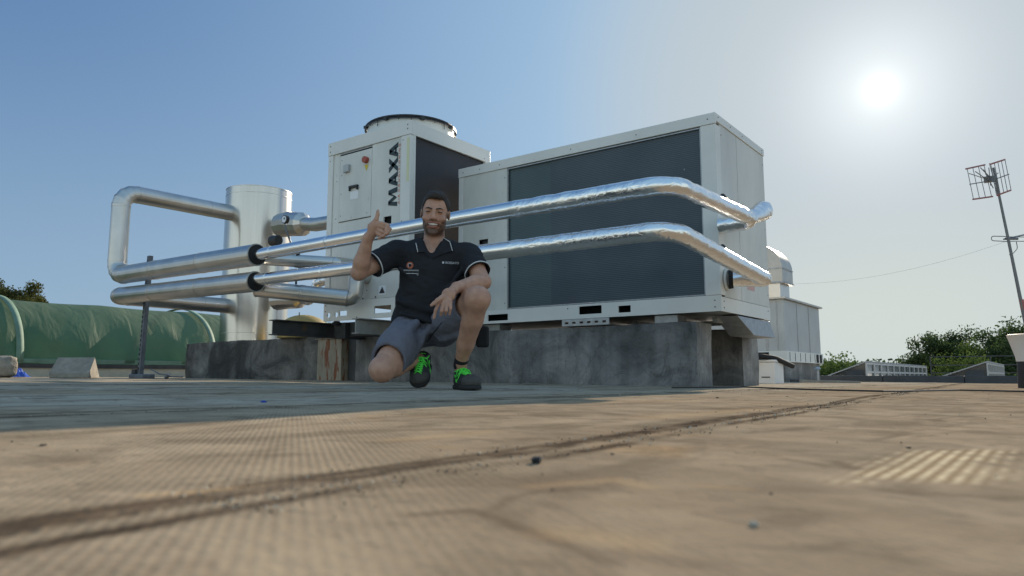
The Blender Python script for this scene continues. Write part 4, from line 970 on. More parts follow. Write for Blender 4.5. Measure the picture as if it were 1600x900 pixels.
def shed(u0, u1, u2, vt, vb, Y, label):
    r_ = at(u1, vt, Y); lft = at(u0, vb, Y); g = gz(r_.x, r_.y)-.02; yE = onx(u2, vt+5, r_.x).y
    xr, xl = r_.x, r_.x-abs(u1-u0)/FPX*Y*1.28; zt = r_.z; y0 = r_.y
    t = thing('sawtooth_rooflight', label, 'rooflight', ((xl+xr)/2, (y0+yE)/2, g))
    m = MB(); m.add([(xl,y0,g),(xr,y0,g),(xr,y0,zt),(xl,yE,g),(xr,yE,g),(xr,yE,zt)], [(0,1,2),(5,4,3),(0,2,5,3),(1,4,5,2),(0,3,4,1)]); m.build('body', M['glass'], t)
    m = MB(); th = .03
    m.hexa([(xl-.05,y0-.06,g+.01),(xr+.03,y0-.06,zt+.002),(xr+.03,yE+.05,zt+.002),(xl-.05,yE+.05,g+.01),(xl-.05,y0-.06,g+.01+th),(xr+.03,y0-.06,zt+th),(xr+.03,yE+.05,zt+th),(xl-.05,yE+.05,g+.01+th)]); m.build('roof', M['galv'], t)
    m = MB(); n_ = 11; hh = zt-g
    for k in range(n_+1): y_ = y0+(yE-y0)*k/n_; m.box(xr+.003, xr+.03, y_-.045, y_+.045, g, zt-.003)
    for f_ in (.06,.50,.94): m.box(xr+.0015, xr+.022, y0, yE, g+hh*f_-.022, g+hh*f_+.022)
    m.build('window_bars', M['panel_edge'], t)
    MB().box(xr-.42, xr-.06, y0-.012, y0-.002, g, g+hh*.62).build('side_hatch', M['kerb'], t)
shed(1295, 1352, 1446, 566, 592, 17, 'nearer sawtooth rooflight with a gridded window side, left of the other')
shed(1478, 1541, 1567, 566, 592, 17, 'second sawtooth rooflight, further right, below the antenna')
# railing along the far side
t = thing('far_railing', 'thin grey railing along the far roof edge before the trees', 'railing', (4,33,gz(4,33)))
m = MB()
for zz_ in (.35,.65,.98): m.box(-4,18,33,33.03,gz(4,33)+zz_-.018,gz(4,33)+zz_+.018)
m.build('rail', M['kerb'], t)
for i in range(12): MB().box(-4+i*2,-3.96+i*2,33.031,33.07,gz(4,33)-.1,gz(4,33)+1.0).build('post', M['kerb'], t)

# antenna
YA = 9.0
def pa(u, v, dY=0): return at(u, v, YA+dY)
mt_, mb_ = pa(1552,262), pa(1597,480); foot = mb_ + (mb_-mt_)*((pa(1600,480).z-gz(mb_.x,mb_.y))/(mt_.z-mb_.z))
foot.z = gz(foot.x, foot.y)
t = thing('antenna_mast', 'leaning television mast with a grid panel aerial on top, at the right edge', 'antenna', foot)
m = MB().sweep([foot, mb_, pa(1575,372), mt_], [.021,.021,.017,.014], 12); m.build('mast', M['wire'], t, smooth=True)
m = MB().cyl(pa(1596,468), pa(1599,484), .035, .035, 4); m.build('clamp', M['antenna_red'], t)
m = MB(); mr = MB()
for k in range(5):                     # left half: grid wires, then the right half
    f_ = k/4; a_ = pa(1511+36*f_*.97, 263-8*f_, -.02-.10*(1-f_)); b_ = pa(1521+38*f_, 311-4.5*f_, -.02-.10*(1-f_)); m.sweep([a_, b_], .0042, 6)
    a_ = pa(1548+22*f_, 256-7.5*f_, -.02-.10*f_); b_ = pa(1557+23*f_, 305-7*f_, -.02-.10*f_); m.sweep([a_, b_], .0042, 6)
m.sweep([pa(1515,288,-.1), pa(1550,282,-.01), pa(1577,272,-.1)], .006, 6)
for p_, q_ in (((1509,264,-.12),(1539,257.5,-.03)),((1520,311.5,-.12),(1551,307,-.03)),((1546,257,-.02),(1571,249,-.12)),((1557,305.5,-.02),(1580,297,-.12))): MB().sweep([pa(*p_), pa(*q_)], .010, 6).build('reflector_rim', M['antenna_red'], t, smooth=True)
m.build('reflector_grid', M['wire'], t, smooth=True)
m = MB()
for (u0,v0,u1,v1) in ((1514,271,1545,281),(1524,268,1547,284),(1532,262,1549,279),(1537,265,1552,294),(1545,262,1548,290),(1556,288,1540,272),(1560,270,1538,284)):
    m.sweep([pa(u0,v0,-.22), pa(u1,v1,-.10)], .0055, 6)
m.box(*(lambda p: (p.x-.06,p.x+.06,p.y-.03,p.y+.04,p.z-.035,p.z+.035))(pa(1546,280,-.07))); m.build('dipoles', M['wire'], t)
m = MB(); lp_ = fillet([pa(1575,369.5), pa(1549,369), pa(1549,376), pa(1575,377.5)], .03, 5); m.sweep(lp_, .0055, 6)
m.sweep([pa(1568,374,0), pa(1600,367,.1), pa(1660,352,.3)], .009, 6); m.sweep([pa(1575,370), pa(1640,371,.2)], .005, 6); m.sweep([pa(1575,377), pa(1640,377,.2)], .005, 6)
m.sweep([pa(1604,356,.1), pa(1607,386,.1)], .005, 6)
m.cyl(pa(1571,373), pa(1590,373,.03), .016,.016, 8)
m.build('crossing_aerial', M['wire'], t, smooth=True)
m = MB().sweep(fillet([pa(1588,378,.02), pa(1590,388,.03), pa(1583,396,.02), pa(1577,398,.02)], .05, 6), .0045, 6); m.build('cable', M['dark'], t, smooth=True)
a_ = onx(1232, 443, AX-.0) ; a_ = Vector((dx1+.03, dy1, zA[440]+.02)); b_ = pa(1570,378)
pts = [a_.lerp(b_, k/24)-Vector((0,0,.13*4*(k/24)*(1-k/24))) for k in range(25)]
tag(MB().sweep(pts, .0011, 5).build('overhead_wire', M['wire'], smooth=True), 'hair thin wire strung from the curved duct to the antenna mast', 'wire')

# funnel-shaped cowl at the right edge
YF = 6.6; c = at(1612, 560, YF); z0_ = gz(c.x,c.y); zt_, zm = at(1612,523,YF).z, at(1612,563,YF).z
t = thing('flue_cowl', 'white funnel shaped cowl on a black stub at the right edge of the photo', 'cowl', (c.x,c.y,z0_))
def lathe(prof, n=40): 
    m = MB(); vs = [(c.x+q*math.cos(2*math.pi*k/n), c.y+q*math.sin(2*math.pi*k/n), z) for q, z in prof for k in range(n)]
    return m.add(vs, [(i*n+k,i*n+(k+1)%n,(i+1)*n+(k+1)%n,(i+1)*n+k) for i in range(len(prof)-1) for k in range(n)])
lathe([(.118,zm-.01),(.125,zm+.04),(.15,zm+.13),(.178,zt_-.006),(.184,zt_),(.17,zt_+.003),(.14,zm+.12),(.10,zm)]).build('funnel', M['white_pot'], t, smooth=True, angle=50)
lathe([(.122,z0_-.03),(.118,z0_+.15),(.114,zm-.012),(.0,zm-.011)]).build('stub', M['black_pot'], t, smooth=True, angle=50)

# ------------------------------------------------------------------ trees
def tree_meshes(seed, h, rx, rz, nclump, nleaf, ls, leafm):
    rg = random.Random(seed); c0 = h-rz*.95
    tb = MB(); tb.sweep([Vector((0,0,-.3)), Vector((.1,0,c0*.4)), Vector((.05,.1,c0)), Vector((0,0,h-rz*.4))], [h*.030, h*.024, h*.018, h*.006], 10)
    lf = MB(); cl = []
    for k in range(nclump):
        while True:
            q = Vector((rg.uniform(-1,1), rg.uniform(-1,1), rg.uniform(-1,1)))
            if .25 < q.length < 1: break
        q = Vector((q.x*rx*(1-.25*q.z), q.y*rx*(1-.25*q.z), q.z*rz)) * rg.uniform(.75,1.08)
        cl.append((Vector((0,0,c0))+q, rg.uniform(.20,.38)*rx))
    for p, r_ in cl[::3]:
        st = Vector((0,0,c0*rg.uniform(.5,1.0))); tb.sweep([st, st.lerp(p,.5)+Vector((0,0,.1*rx)), p], [h*.010, h*.006, h*.002], 5)
    for p, r_ in cl:
        for k in range(nleaf):
            d = Vector((rg.gauss(0,1), rg.gauss(0,1), rg.gauss(0,.8))); d = d.normalized()*r_*min(1.15, abs(rg.gauss(.72,.3))); c_ = p+d
            a_ = Vector((rg.gauss(0,1), rg.gauss(0,1), rg.gauss(0,1))).normalized(); b_ = a_.orthogonal().normalized(); b_ = (b_*math.cos(k)+a_.cross(b_)*math.sin(k))
            s_ = ls*rg.uniform(.6,1.3)
            lf.add([c_-a_*s_, c_+b_*s_*.55, c_+a_*s_, c_-b_*s_*.55], [(0,1,2,3)])
    out = []
    for nm, mb_, mt in (('trunk',tb,M['bark']),('crown',lf,leafm)):
        me = bpy.data.meshes.new(nm); me.from_pydata(mb_.v, [], mb_.f); me.materials.append(mt); out.append(me)
    return out
def plant(name, meshes, loc, s, rz, label, group=None):
    t = thing(name, label, 'tree', loc, rz, group); t.scale = (s,s,s)
    for nm, me in zip(('trunk','crown'), meshes): o = bpy.data.objects.new(nm, me); COL.objects.link(o); o.parent = t
    return t
T1 = tree_meshes(1, 9, 1.9, 2.5, 60, 340, .085, M['leaf']); T2 = tree_meshes(2, 9, 2.3, 2.9, 64, 340, .085, M['leaf'])
T3 = tree_meshes(3, 9, 2.6, 3.0, 75, 240, .085, M['leaf2']); T5 = tree_meshes(5, 9.2, .95, 1.2, 40, 420, .045, M['leaf3']); T4 = tree_meshes(4, 9, 3.3, 2.6, 80, 260, .085, M['leaf3'])
def tree(u, vtop, Y, msh, H, rz, label):
    p = at(u, vtop, Y); h = p.z+6; plant('tree', msh, (p.x,p.y,-6), h/H, rz, label, 'trees beyond the roof')
tree(1458, 520, 46, T1, 9.2, 0, 'dark round tree beyond the roof, between the two sawtooth rooflights')
tree(1494, 516, 48, T2, 9.2, 2, 'taller dark tree just right of the dark round tree')
tree(1528, 530, 44, T3, 9.2, 1, 'mid green tree behind the second sawtooth rooflight')
tree(1565, 510, 42, T1, 9.2, 4, 'large dark tree below the antenna mast')
tree(1602, 502, 40, T2, 9.2, 5, 'tallest dark tree cut by the right edge of the photo')
tree(1422, 560, 60, T4, 9.2, 2, 'low far tree behind the gridded window side of the nearer rooflight')
tree(1388, 568, 70, T1, 9.2, 3, 'low far dark tree above the ridge of the nearer rooflight')
tree(1292, 555, 30, T3, 9.2, 0, 'fresh yellow green tree just right of the ventilation unit')
tree(1330, 574, 58, T4, 9.2, 1, 'low hazy tree right of the fresh green tree')
tree(1510, 552, 34, T3, 9.2, 4, 'lower fresh green tree in front of the dark ones')
tree(2, 441, 24, T5, 9.2, 1, 'olive tree top above the green net at the left edge')
tree(56, 451, 25, T5, 9.2, 3, 'smaller olive tree top, second from the left edge')
# wood on the skyline
rg = random.Random(5); m = MB()
for k in range(26000):
    u = rg.uniform(1240, 1680); Y_ = rg.uniform(85,130); X_ = (u-800)/FPX*Y_
    top_ = -6+7.2+2.2*mnoise.noise(Vector((X_*.12,0,0)))+1.1*mnoise.noise(Vector((X_*.5,3,0)))
    p = to_world(X_, Y_, -6+(top_+6)*math.sqrt(rg.random()))
    a_ = Vector((rg.gauss(0,1), rg.gauss(0,1), rg.gauss(0,1))).normalized(); b_ = a_.orthogonal().normalized(); s_ = rg.uniform(.25,.5)
    m.add([p-a_*s_, p+b_*s_*.6, p+a_*s_, p-b_*s_*.6], [(0,1,2,3)])
tag(m.build('far_wood', M['leaf'], smooth=False), 'low dark wood along the skyline on the right', 'wood', kind='stuff')

#PERSON_BEGIN

# ------------------------------------------------------------------ the squatting man (distance fields turned into one skin, clothes over it)
class Field:
    def __init__(s, lo, hi, h):
        s.lo = np.array(lo, float); s.h = h; s.n = [int((b-a)/h)+2 for a, b in zip(lo, hi)]
        s.f = np.full(s.n, .2, np.float32)
    def win(s, lo, hi, pad):
        i0 = [max(0, int((a-pad-l)/s.h)) for a, l in zip(lo, s.lo)]; i1 = [min(n, int((b+pad-l)/s.h)+2) for b, l, n in zip(hi, s.lo, s.n)]
        if any(b <= a for a, b in zip(i0, i1)): return None
        sl = tuple(slice(a, b) for a, b in zip(i0, i1))
        ax_ = [(s.lo[k]+s.h*np.arange(i0[k], i1[k])).astype(np.float32) for k in range(3)]
        return sl, ax_[0][:,None,None], ax_[1][None,:,None], ax_[2][None,None,:]
    def put(s, sl, d, k, op):
        f = s.f[sl]
        if op == 'sub': d = -d
        if k > 0:
            hh = np.clip(.5+.5*((d-f) if op == 'add' else (f-d))/k, 0, 1)
            if op == 'add': r = d*(1-hh)+f*hh - k*hh*(1-hh)
            else: r = d*(1-hh)+f*hh + k*hh*(1-hh)
        else: r = np.minimum(f, d) if op == 'add' else np.maximum(f, d)
        s.f[sl] = r
    def cone(s, a, b, ra, rb=None, k=.01, op='add', flat=None):
        rb = ra if rb is None else rb; a = np.array(a, float); b = np.array(b, float); m = max(ra, rb)
        w_ = s.win(np.minimum(a, b)-m, np.maximum(a, b)+m, k+.02)
        if w_ is None: return
        sl, x, y, z = w_; d = b-a; L2 = float(d@d)+1e-12
        t = np.clip(((x-a[0])*d[0]+(y-a[1])*d[1]+(z-a[2])*d[2])/L2, 0, 1)
        qx, qy, qz = x-a[0]-t*d[0], y-a[1]-t*d[1], z-a[2]-t*d[2]
        s.put(sl, np.sqrt(qx*qx+qy*qy+qz*qz)-(ra+(rb-ra)*t), k, op)
    def ell(s, c, r, B=None, k=.01, op='add'):
        c = np.array(c, float); r = np.array(r, float); B = np.eye(3) if B is None else np.array(B, float)
        m = float(r.max()); w_ = s.win(c-m, c+m, k+.02)
        if w_ is None: return
        sl, x, y, z = w_; x = x-c[0]; y = y-c[1]; z = z-c[2]
        q = [B[i,0]*x+B[i,1]*y+B[i,2]*z for i in range(3)]
        k0 = np.sqrt(sum((q[i]/r[i])**2 for i in range(3)))+1e-6; k1 = np.sqrt(sum((q[i]/r[i]**2)**2 for i in range(3)))+1e-6
        s.put(sl, k0*(k0-1)/k1, k, op)
    def chain(s, pts, rs, k=.01, op='add'):
        for i in range(len(pts)-1): s.cone(pts[i], pts[i+1], rs[i], rs[i+1], k, op)
    def plane(s, p, n, op='sub', box=None, k=0):      # remove the side the normal points to, inside a box
        n = np.array(n, float); n /= np.linalg.norm(n); p = np.array(p, float)
        lo, hi = box if box else (s.lo, s.lo+np.array(s.n)*s.h)
        w_ = s.win(np.array(lo), np.array(hi), 0)
        if w_ is None: return
        sl, x, y, z = w_; d = (x-p[0])*n[0]+(y-p[1])*n[1]+(z-p[2])*n[2]
        s.f[sl] = np.maximum(s.f[sl], d)
    def noise(s, amp, sc_, st=(1,1,1), seed=0):
        X = s.lo[0]+s.h*np.arange(s.n[0]); Y = s.lo[1]+s.h*np.arange(s.n[1]); Z = s.lo[2]+s.h*np.arange(s.n[2])
        a = fbm(X[:,None]*sc_*st[0]+seed, Z[None,:]*sc_*st[2], 3, seed); b = fbm(Y[:,None]*sc_*st[1]+seed, Z[None,:]*sc_*st[2]*1.3+5, 3, seed+5)
        s.f += (amp*(a[:,None,:]-.45)+amp*(b[None,:,:]-.45)).astype(np.float32)
    def mesh(s, smooth=1):
        f = s.f; ins = f < 0; nx, ny, nz = f.shape
        c = np.zeros((nx-1,ny-1,nz-1), np.uint8)
        offs = [(i,j,k) for i in (0,1) for j in (0,1) for k in (0,1)]
        for i, j, k in offs: c += ins[i:nx-1+i, j:ny-1+j, k:nz-1+k]
        act = (c > 0) & (c < 8); ids = np.argwhere(act); idx = -np.ones(act.shape, np.int64); idx[act] = np.arange(len(ids))
        vals = {o: f[ids[:,0]+o[0], ids[:,1]+o[1], ids[:,2]+o[2]] for o in offs}
        acc = np.zeros((len(ids),3)); cnt = np.zeros(len(ids))
        for a in offs:
            for ax_ in range(3):
                if a[ax_] == 0:
                    b = list(a); b[ax_] = 1; b = tuple(b); va, vb = vals[a], vals[b]; m = (va < 0) != (vb < 0)
                    t = np.where(m, va/(va-vb+1e-12), 0); p = np.array(a, float)[None,:].repeat(len(ids),0); p[:,ax_] = t
                    acc[m] += p[m]; cnt[m] += 1
        V = s.lo + s.h*(ids + acc/cnt[:,None])
        F = []
        for ax_ in range(3):
            u_, v_ = (ax_+1)%3, (ax_+2)%3
            sl0 = [slice(None)]*3; sl1 = [slice(None)]*3; sl0[ax_] = slice(0,-1); sl1[ax_] = slice(1,None)
            A_, B_ = ins[tuple(sl0)], ins[tuple(sl1)]; e = np.argwhere(A_ != B_)
            e = e[(e[:,u_] > 0) & (e[:,v_] > 0) & (e[:,u_] < f.shape[u_]-1) & (e[:,v_] < f.shape[v_]-1)]
            du = np.zeros(3, int); du[u_] = 1; dv = np.zeros(3, int); dv[v_] = 1
            q = [idx[tuple((e-du-dv).T)], idx[tuple((e-dv).T)], idx[tuple(e.T)], idx[tuple((e-du).T)]]
            q = np.stack(q, 1); fl = A_[tuple(e.T)]
            q[~fl] = q[~fl][:, ::-1]; F.append(q)
        F = np.concatenate(F)
        for _ in range(smooth):
            sm = np.zeros_like(V); ct = np.zeros(len(V))
            for a, b in ((0,1),(1,2),(2,3),(3,0)):
                np.add.at(sm, F[:,a], V[F[:,b]]); np.add.at(ct, F[:,a], 1); np.add.at(sm, F[:,b], V[F[:,a]]); np.add.at(ct, F[:,b], 1)
            V = V*.5 + .5*sm/np.maximum(ct,1)[:,None]
        return V, F

def hd(u, v, Y):
    dx = (u-800)/FPX; dz = (450-v)/FPX; t = Y/(cP-sP*dz); return np.array((dx*t, Y, CAMH+(sP+cP*dz)*t))
PO = np.array((-.47, 3.95, 0.)); PO[2] = -.008*PO[0]+.002*PO[1]
man = thing('person', 'smiling bearded man squatting before the plinth, thumb raised, in dark polo and grey shorts', 'person', to_world(*PO), YAW)
GZ = PO[2]
def field_obj(name, F_, mt, parent, smooth=1, attr=None, off=PO):
    V, Q = F_.mesh(smooth); me = bpy.data.meshes.new(name); V2 = V-off
    me.vertices.add(len(V2)); me.vertices.foreach_set('co', V2.reshape(-1)); me.loops.add(Q.size); me.loops.foreach_set('vertex_index', Q.reshape(-1).astype(np.int32))
    me.polygons.add(len(Q)); me.polygons.foreach_set('loop_start', np.arange(0, Q.size, 4)); me.update(calc_edges=True); me.polygons.foreach_set('use_smooth', np.ones(len(Q), bool))
    if attr is not None:
        c_ = me.attributes.new('tint', 'FLOAT_COLOR', 'POINT'); c_.data.foreach_set('color', np.concatenate([attr(V), np.ones((len(V),1))], 1).astype(np.float32).reshape(-1))
    me.materials.append(mt); o = bpy.data.objects.new(name, me); COL.objects.link(o); o.parent = parent; o.matrix_basis = Matrix.Identity(4)
    return o, V, Q

# materials
def skin_mat():
    m = bpy.data.materials.new('tanned_skin'); t, nd, lk = nodes_of(m); b = nd['Principled BSDF']
    a = nd.new('ShaderNodeAttribute'); a.attribute_name = 'tint'; tcn = nd.new('ShaderNodeTexCoord')
    n = nd.new('ShaderNodeTexNoise'); n.inputs['Scale'].default_value = 30; n.inputs['Detail'].default_value = 6; lk.new(tcn.outputs['Object'], n.inputs['Vector'])
    cr = nd.new('ShaderNodeValToRGB'); cr.color_ramp.elements[0].position = .3; cr.color_ramp.elements[1].position = .7; cr.color_ramp.elements[0].color = (.84,.78,.76,1); cr.color_ramp.elements[1].color = (1.08,1.05,1.03,1); lk.new(n.outputs['Fac'], cr.inputs[0])
    mx = nd.new('ShaderNodeMix'); mx.data_type = 'RGBA'; mx.blend_type = 'MULTIPLY'; mx.inputs[0].default_value = 1; lk.new(a.outputs['Color'], mx.inputs[6]); lk.new(cr.outputs[0], mx.inputs[7]); lk.new(mx.outputs[2], b.inputs['Base Color'])
    b.inputs['Roughness'].default_value = .5; b.inputs['Subsurface Weight'].default_value = .12; b.inputs['Subsurface Radius'].default_value = (.012,.005,.003); b.inputs['Subsurface Scale'].default_value = .6
    n2 = nd.new('ShaderNodeTexNoise'); n2.inputs['Scale'].default_value = 220; lk.new(tcn.outputs['Object'], n2.inputs['Vector'])
    bm_ = nd.new('ShaderNodeBump'); bm_.inputs['Strength'].default_value = .25; bm_.inputs['Distance'].default_value = .002; lk.new(n2.outputs['Fac'], bm_.inputs['Height']); lk.new(bm_.outputs[0], b.inputs['Normal'])
    return m
def cloth(name, col, sc_=7, st=(1,1,1), strength=.5):
    m = mat(name, col, .9, var=.22, vscale=5); t, nd, lk = nodes_of(m); b = nd['Principled BSDF']; b.inputs['Specular IOR Level'].default_value = .2
    tcn = nd.new('ShaderNodeTexCoord'); mp = nd.new('ShaderNodeMapping'); mp.inputs['Scale'].default_value = st; mp.inputs['Rotation'].default_value = (.3,.5,.2); lk.new(tcn.outputs['Object'], mp.inputs[0])
    n = nd.new('ShaderNodeTexNoise'); n.inputs['Scale'].default_value = sc_; n.inputs['Detail'].default_value = 4; n.inputs['Distortion'].default_value = 1.2; lk.new(mp.outputs[0], n.inputs['Vector'])
    n2 = nd.new('ShaderNodeTexNoise'); n2.inputs['Scale'].default_value = 400; lk.new(tcn.outputs['Object'], n2.inputs['Vector'])
    b1 = nd.new('ShaderNodeBump'); b1.inputs['Strength'].default_value = strength; b1.inputs['Distance'].default_value = .03; lk.new(n.outputs['Fac'], b1.inputs['Height'])
    b2 = nd.new('ShaderNodeBump'); b2.inputs['Strength'].default_value = .3; b2.inputs['Distance'].default_value = .001; lk.new(n2.outputs['Fac'], b2.inputs['Height']); lk.new(b1.outputs[0], b2.inputs['Normal']); lk.new(b2.outputs[0], b.inputs['Normal'])
    return m
M['skin'] = skin_mat(); M['polo'] = cloth('navy_black_polo_knit', (.028,.029,.034), 6, (1,1,.8), .9); M['shorts'] = cloth('blue_grey_shorts_cloth', (.175,.178,.215), 6, (1,1,.6), .95)
M['trim'] = mat('white_knit_trim', (.65,.66,.66), .9); M['hair'] = mat('dark_brown_hair', (.032,.023,.018), .7, bump=.9, bscale=160, stretch=(1,1,.4))
M['tooth'] = mat('teeth', (.74,.70,.64), .3); M['eye'] = mat('dark_eyes', (.015,.010,.008), .25); M['eyewhite'] = mat('eye_whites', (.50,.48,.46), .3)
M['shoe'] = mat('dark_grey_shoe', (.035,.036,.038), .7, var=.4, vscale=20, bump=.3, bscale=120); M['toecap'] = mat('scuffed_toe_cap', (.075,.070,.062), .75, var=.3, vscale=30, bump=.2)
M['sole'] = mat('black_rubber_sole', (.02,.02,.02), .8, bump=.3, bscale=70); M['lace'] = mat('neon_green_laces', (.10,.80,.08), .6); M['sock'] = mat('black_sock', (.015,.015,.018), .95)
SK = np.array((.50,.29,.20)); 

# --- joints, read off the photograph at their own distances
neck = hd(677,381,4.02); pelv = hd(664,512,4.12); chest = hd(674,420,4.02); belly = hd(668,470,4.04)
shR = hd(617,396,4.02); elR = hd(561,426,3.88); wrR = hd(575,372,3.80)          # his right arm, raised (left in the photo)
shL = hd(733,399,4.00); elL = hd(755,440,3.86); wrL = hd(713,449,3.69)          # his left arm, resting on the knee
hipR = hd(646,512,4.08); knR = hd(597,577,3.74); anR = hd(660,560,4.05)
hipL = hd(692,512,4.06); knL = hd(746,467,3.67); anL = hd(720,566,3.90)
HC = hd(680,335,3.97)
# head axes: rolled a little clockwise, turned towards the camera below
fwd = np.array((.02,-1,-.20)); fwd /= np.linalg.norm(fwd); upv = np.array((.085,-.16,1.)); upv -= fwd*(upv@fwd); upv /= np.linalg.norm(upv); rt = -np.cross(fwd, upv); rt = rt if rt[0] > 0 else -rt
HB = np.stack([rt, fwd, upv])           # rows: head-local x (photo right), y (forward), z (up)
def H(x, y, z): return HC + HB.T@np.array((x, y, z))

B = Field((-1.02,3.42,-.02), (0.02,4.42,1.16), .0034)
# torso
B.ell(chest+np.array((0,.01,-.02)), (.150,.095,.155), k=.03); B.ell(belly, (.140,.100,.15), k=.04); B.ell(pelv+np.array((0,.01,.02)), (.155,.115,.12), k=.04)
B.cone(shR+np.array((.03,0,.0)), shL+np.array((-.03,0,.0)), .058, .058, k=.05)
B.cone(neck+np.array((0,.02,-.03)), H(0,-.028,-.055), .062, .054, k=.03); B.cone(neck+np.array((-.09,.01,-.035)), neck+np.array((.09,.01,-.035)), .04, .04, k=.04)
# arms
def arm(sh, el, wr, side):
    m_ = sh+(el-sh)*.45; B.chain([sh, m_, el], [.056,.049,.040], k=.02)
    f1 = el+(wr-el)*.3; B.chain([el, f1, wr], [.040,.044,.027], k=.015)
    B.ell(el+(el-sh)/np.linalg.norm(el-sh)*.008, (.036,.036,.036), k=.015)
arm(shR, elR, wrR, -1); arm(shL, elL, wrL, 1)
# legs
def leg(hip, kn, an, out):
    m_ = hip+(kn-hip)*.5; B.chain([hip, m_, kn], [.092,.080,.060], k=.03)
    B.ell(kn, (.066,.064,.066), k=.02)
    ax1 = (an-kn)/np.linalg.norm(an-kn); c1 = kn+(an-kn)*.32; back = out/np.linalg.norm(out)
    B.chain([kn, c1, kn+(an-kn)*.7, an], [.058,.056,.044,.034], k=.02)
    B.cone(kn+(an-kn)*.15+back*.018, kn+(an-kn)*.55+back*.016, .045, .036, k=.025)
leg(hipR, knR, anR, np.array((.0,.5,.6))); leg(hipL, knL, anL, np.array((.1,1.,-.2)))
B.ell(knR+np.array((-.008,-.028,-.006)), (.040,.030,.038), k=.02); B.ell(knL+np.array((.004,-.030,.004)), (.038,.028,.040), k=.02)
# feet inside the shoes
toR = hd(661,600,3.93); toL = hd(736,600,3.76); toR[2] = GZ+.035; toL[2] = GZ+.04; hlL = np.array((anL[0]-.002, anL[1]+.035, GZ+.05))
B.chain([anR, anR+(toR-anR)*.6, toR], [.031,.032,.026], k=.015); B.chain([anL, hlL], [.031,.034], k=.015); B.chain([hlL, toL], [.032,.030], k=.015)
# head
def he(c, r, k=.012, op='add', rot=None): B.ell(H(*c), r, HB if rot is None else rot@HB, k, op)
def hc(a, b, ra, rb, k=.008, op='add'): B.cone(H(*a), H(*b), ra, rb, k, op)
he((0,-.016,.038), (.075,.094,.086)); he((0,.020,-.020), (.066,.072,.088), .02); he((0,.026,-.075), (.048,.056,.040), .02); he((0,.071,-.101), (.024,.018,.016), .014)
for s_ in (-1,1):
    he((s_*.042,.064,-.026), (.024,.020,.019), .014)           # cheeks lifted by the smile
    he((s_*.043,.012,-.064), (.018,.036,.026), .016)
    he((s_*.0325,.094,.013), (.0175,.012,.0105), .008, 'sub')    # eye sockets
    he((s_*.0325,.0775,.012), (.0150,.0135,.0115), .004)         # lids
    hc((s_*.016,.088,.031), (s_*.048,.078,.030), .0085, .007, .010)   # brow
    hc((s_*.013,.094,-.024), (s_*.015,.088,-.028), .0095, .008, .006)   # nostril wings
    hc((s_*.022,.084,-.034), (s_*.040,.066,-.060), .0065, .007, .008)  # smile folds
    he((s_*.076,-.006,.000), (.009,.018,.027), .006); he((s_*.081,.000,.002), (.004,.009,.015), .003, 'sub')
hc((0,.084,.022), (0,.104,-.018), .0095, .0125, .009); he((0,.106,-.021), (.0135,.0125,.011), .007)
he((0,.092,-.058), (.033,.020,.0100), .004, 'sub')              # open smiling mouth
for s_ in (-1,1):
    hc((0,.0915,-.0455), (s_*.018,.088,-.0475), .0058, .0055, .004); hc((s_*.018,.088,-.0475), (s_*.033,.074,-.049), .0055, .004, .004)
    hc((0,.0885,-.0715), (s_*.016,.086,-.0680), .0068, .0062, .004); hc((s_*.016,.086,-.0680), (s_*.033,.074,-.050), .0062, .004, .004)
# raised right hand: palm seen from its thumb edge, knuckles right, thumb up
pR = hd(588,356,3.775)
B.cone(wrR, wrR+(pR-wrR)*.55, .027, .027, k=.012); B.ell(pR+np.array((-.012,0,.004)), (.036,.024,.030), k=.012)
B.cone(pR+np.array((-.012,-.004,.012)), hd(592,351,3.765), .020, .018, k=.01)
# thumb: leaves the side of the palm, straight up
B.chain([pR+np.array((-.012,-.010,.022)), hd(588,343,3.76), hd(590,335,3.76), hd(590.5,329.5,3.765)], [.016,.0118,.0100,.0082], k=.006)
# four fingers curled forward into the palm, stacked downwards
for i, (kn_, pj, tp, r_) in enumerate((((596,349,3.755),(606,352,3.742),(603,360,3.728),.0098), ((595,354,3.757),(609,358,3.744),(603,365,3.728),.0102),
                                   ((593,360,3.760),(605,365,3.745),(598,369,3.730),.0097), ((590,365,3.764),(599,370,3.750),(592,372,3.738),.0086))):
    a_, b_, c_ = hd(*kn_), hd(*pj), hd(*tp); B.chain([pR+(a_-pR)*.2, a_, b_, c_], [r_*1.25, r_*1.18, r_*1.03, r_*.88], k=.0035)
# hanging left hand over the knee
pL = hd(700,462,3.62)
B.cone(wrL, wrL+(pL-wrL)*.6, .026, .026, k=.012); B.ell(pL+np.array((.003,0,.004)), (.036,.020,.036), k=.012); B.ell(hd(694,470,3.605), (.034,.017,.022), k=.012)
for i, (kn_, mj, tp, r_) in enumerate((((686,473,3.595),(681,484,3.585),(678,497,3.592),.0088), ((692,475,3.59),(690,486,3.570),(689,492,3.592),.0092),
                                   ((698,475,3.592),(697,485,3.572),(696,491,3.592),.0090), ((704,472,3.60),(704,482,3.585),(702,491,3.594),.0080))):
    a_, b_, c_ = hd(*kn_), hd(*mj), hd(*tp); B.chain([pL+(a_-pL)*.3, a_, b_, c_], [r_*1.2, r_*1.15, r_, r_*.82], k=.0035)
B.chain([hd(692,464,3.60), hd(684,469,3.575), hd(678,474,3.565), hd(674,477,3.56)], [.0145,.0112,.0098,.0078], k=.006)

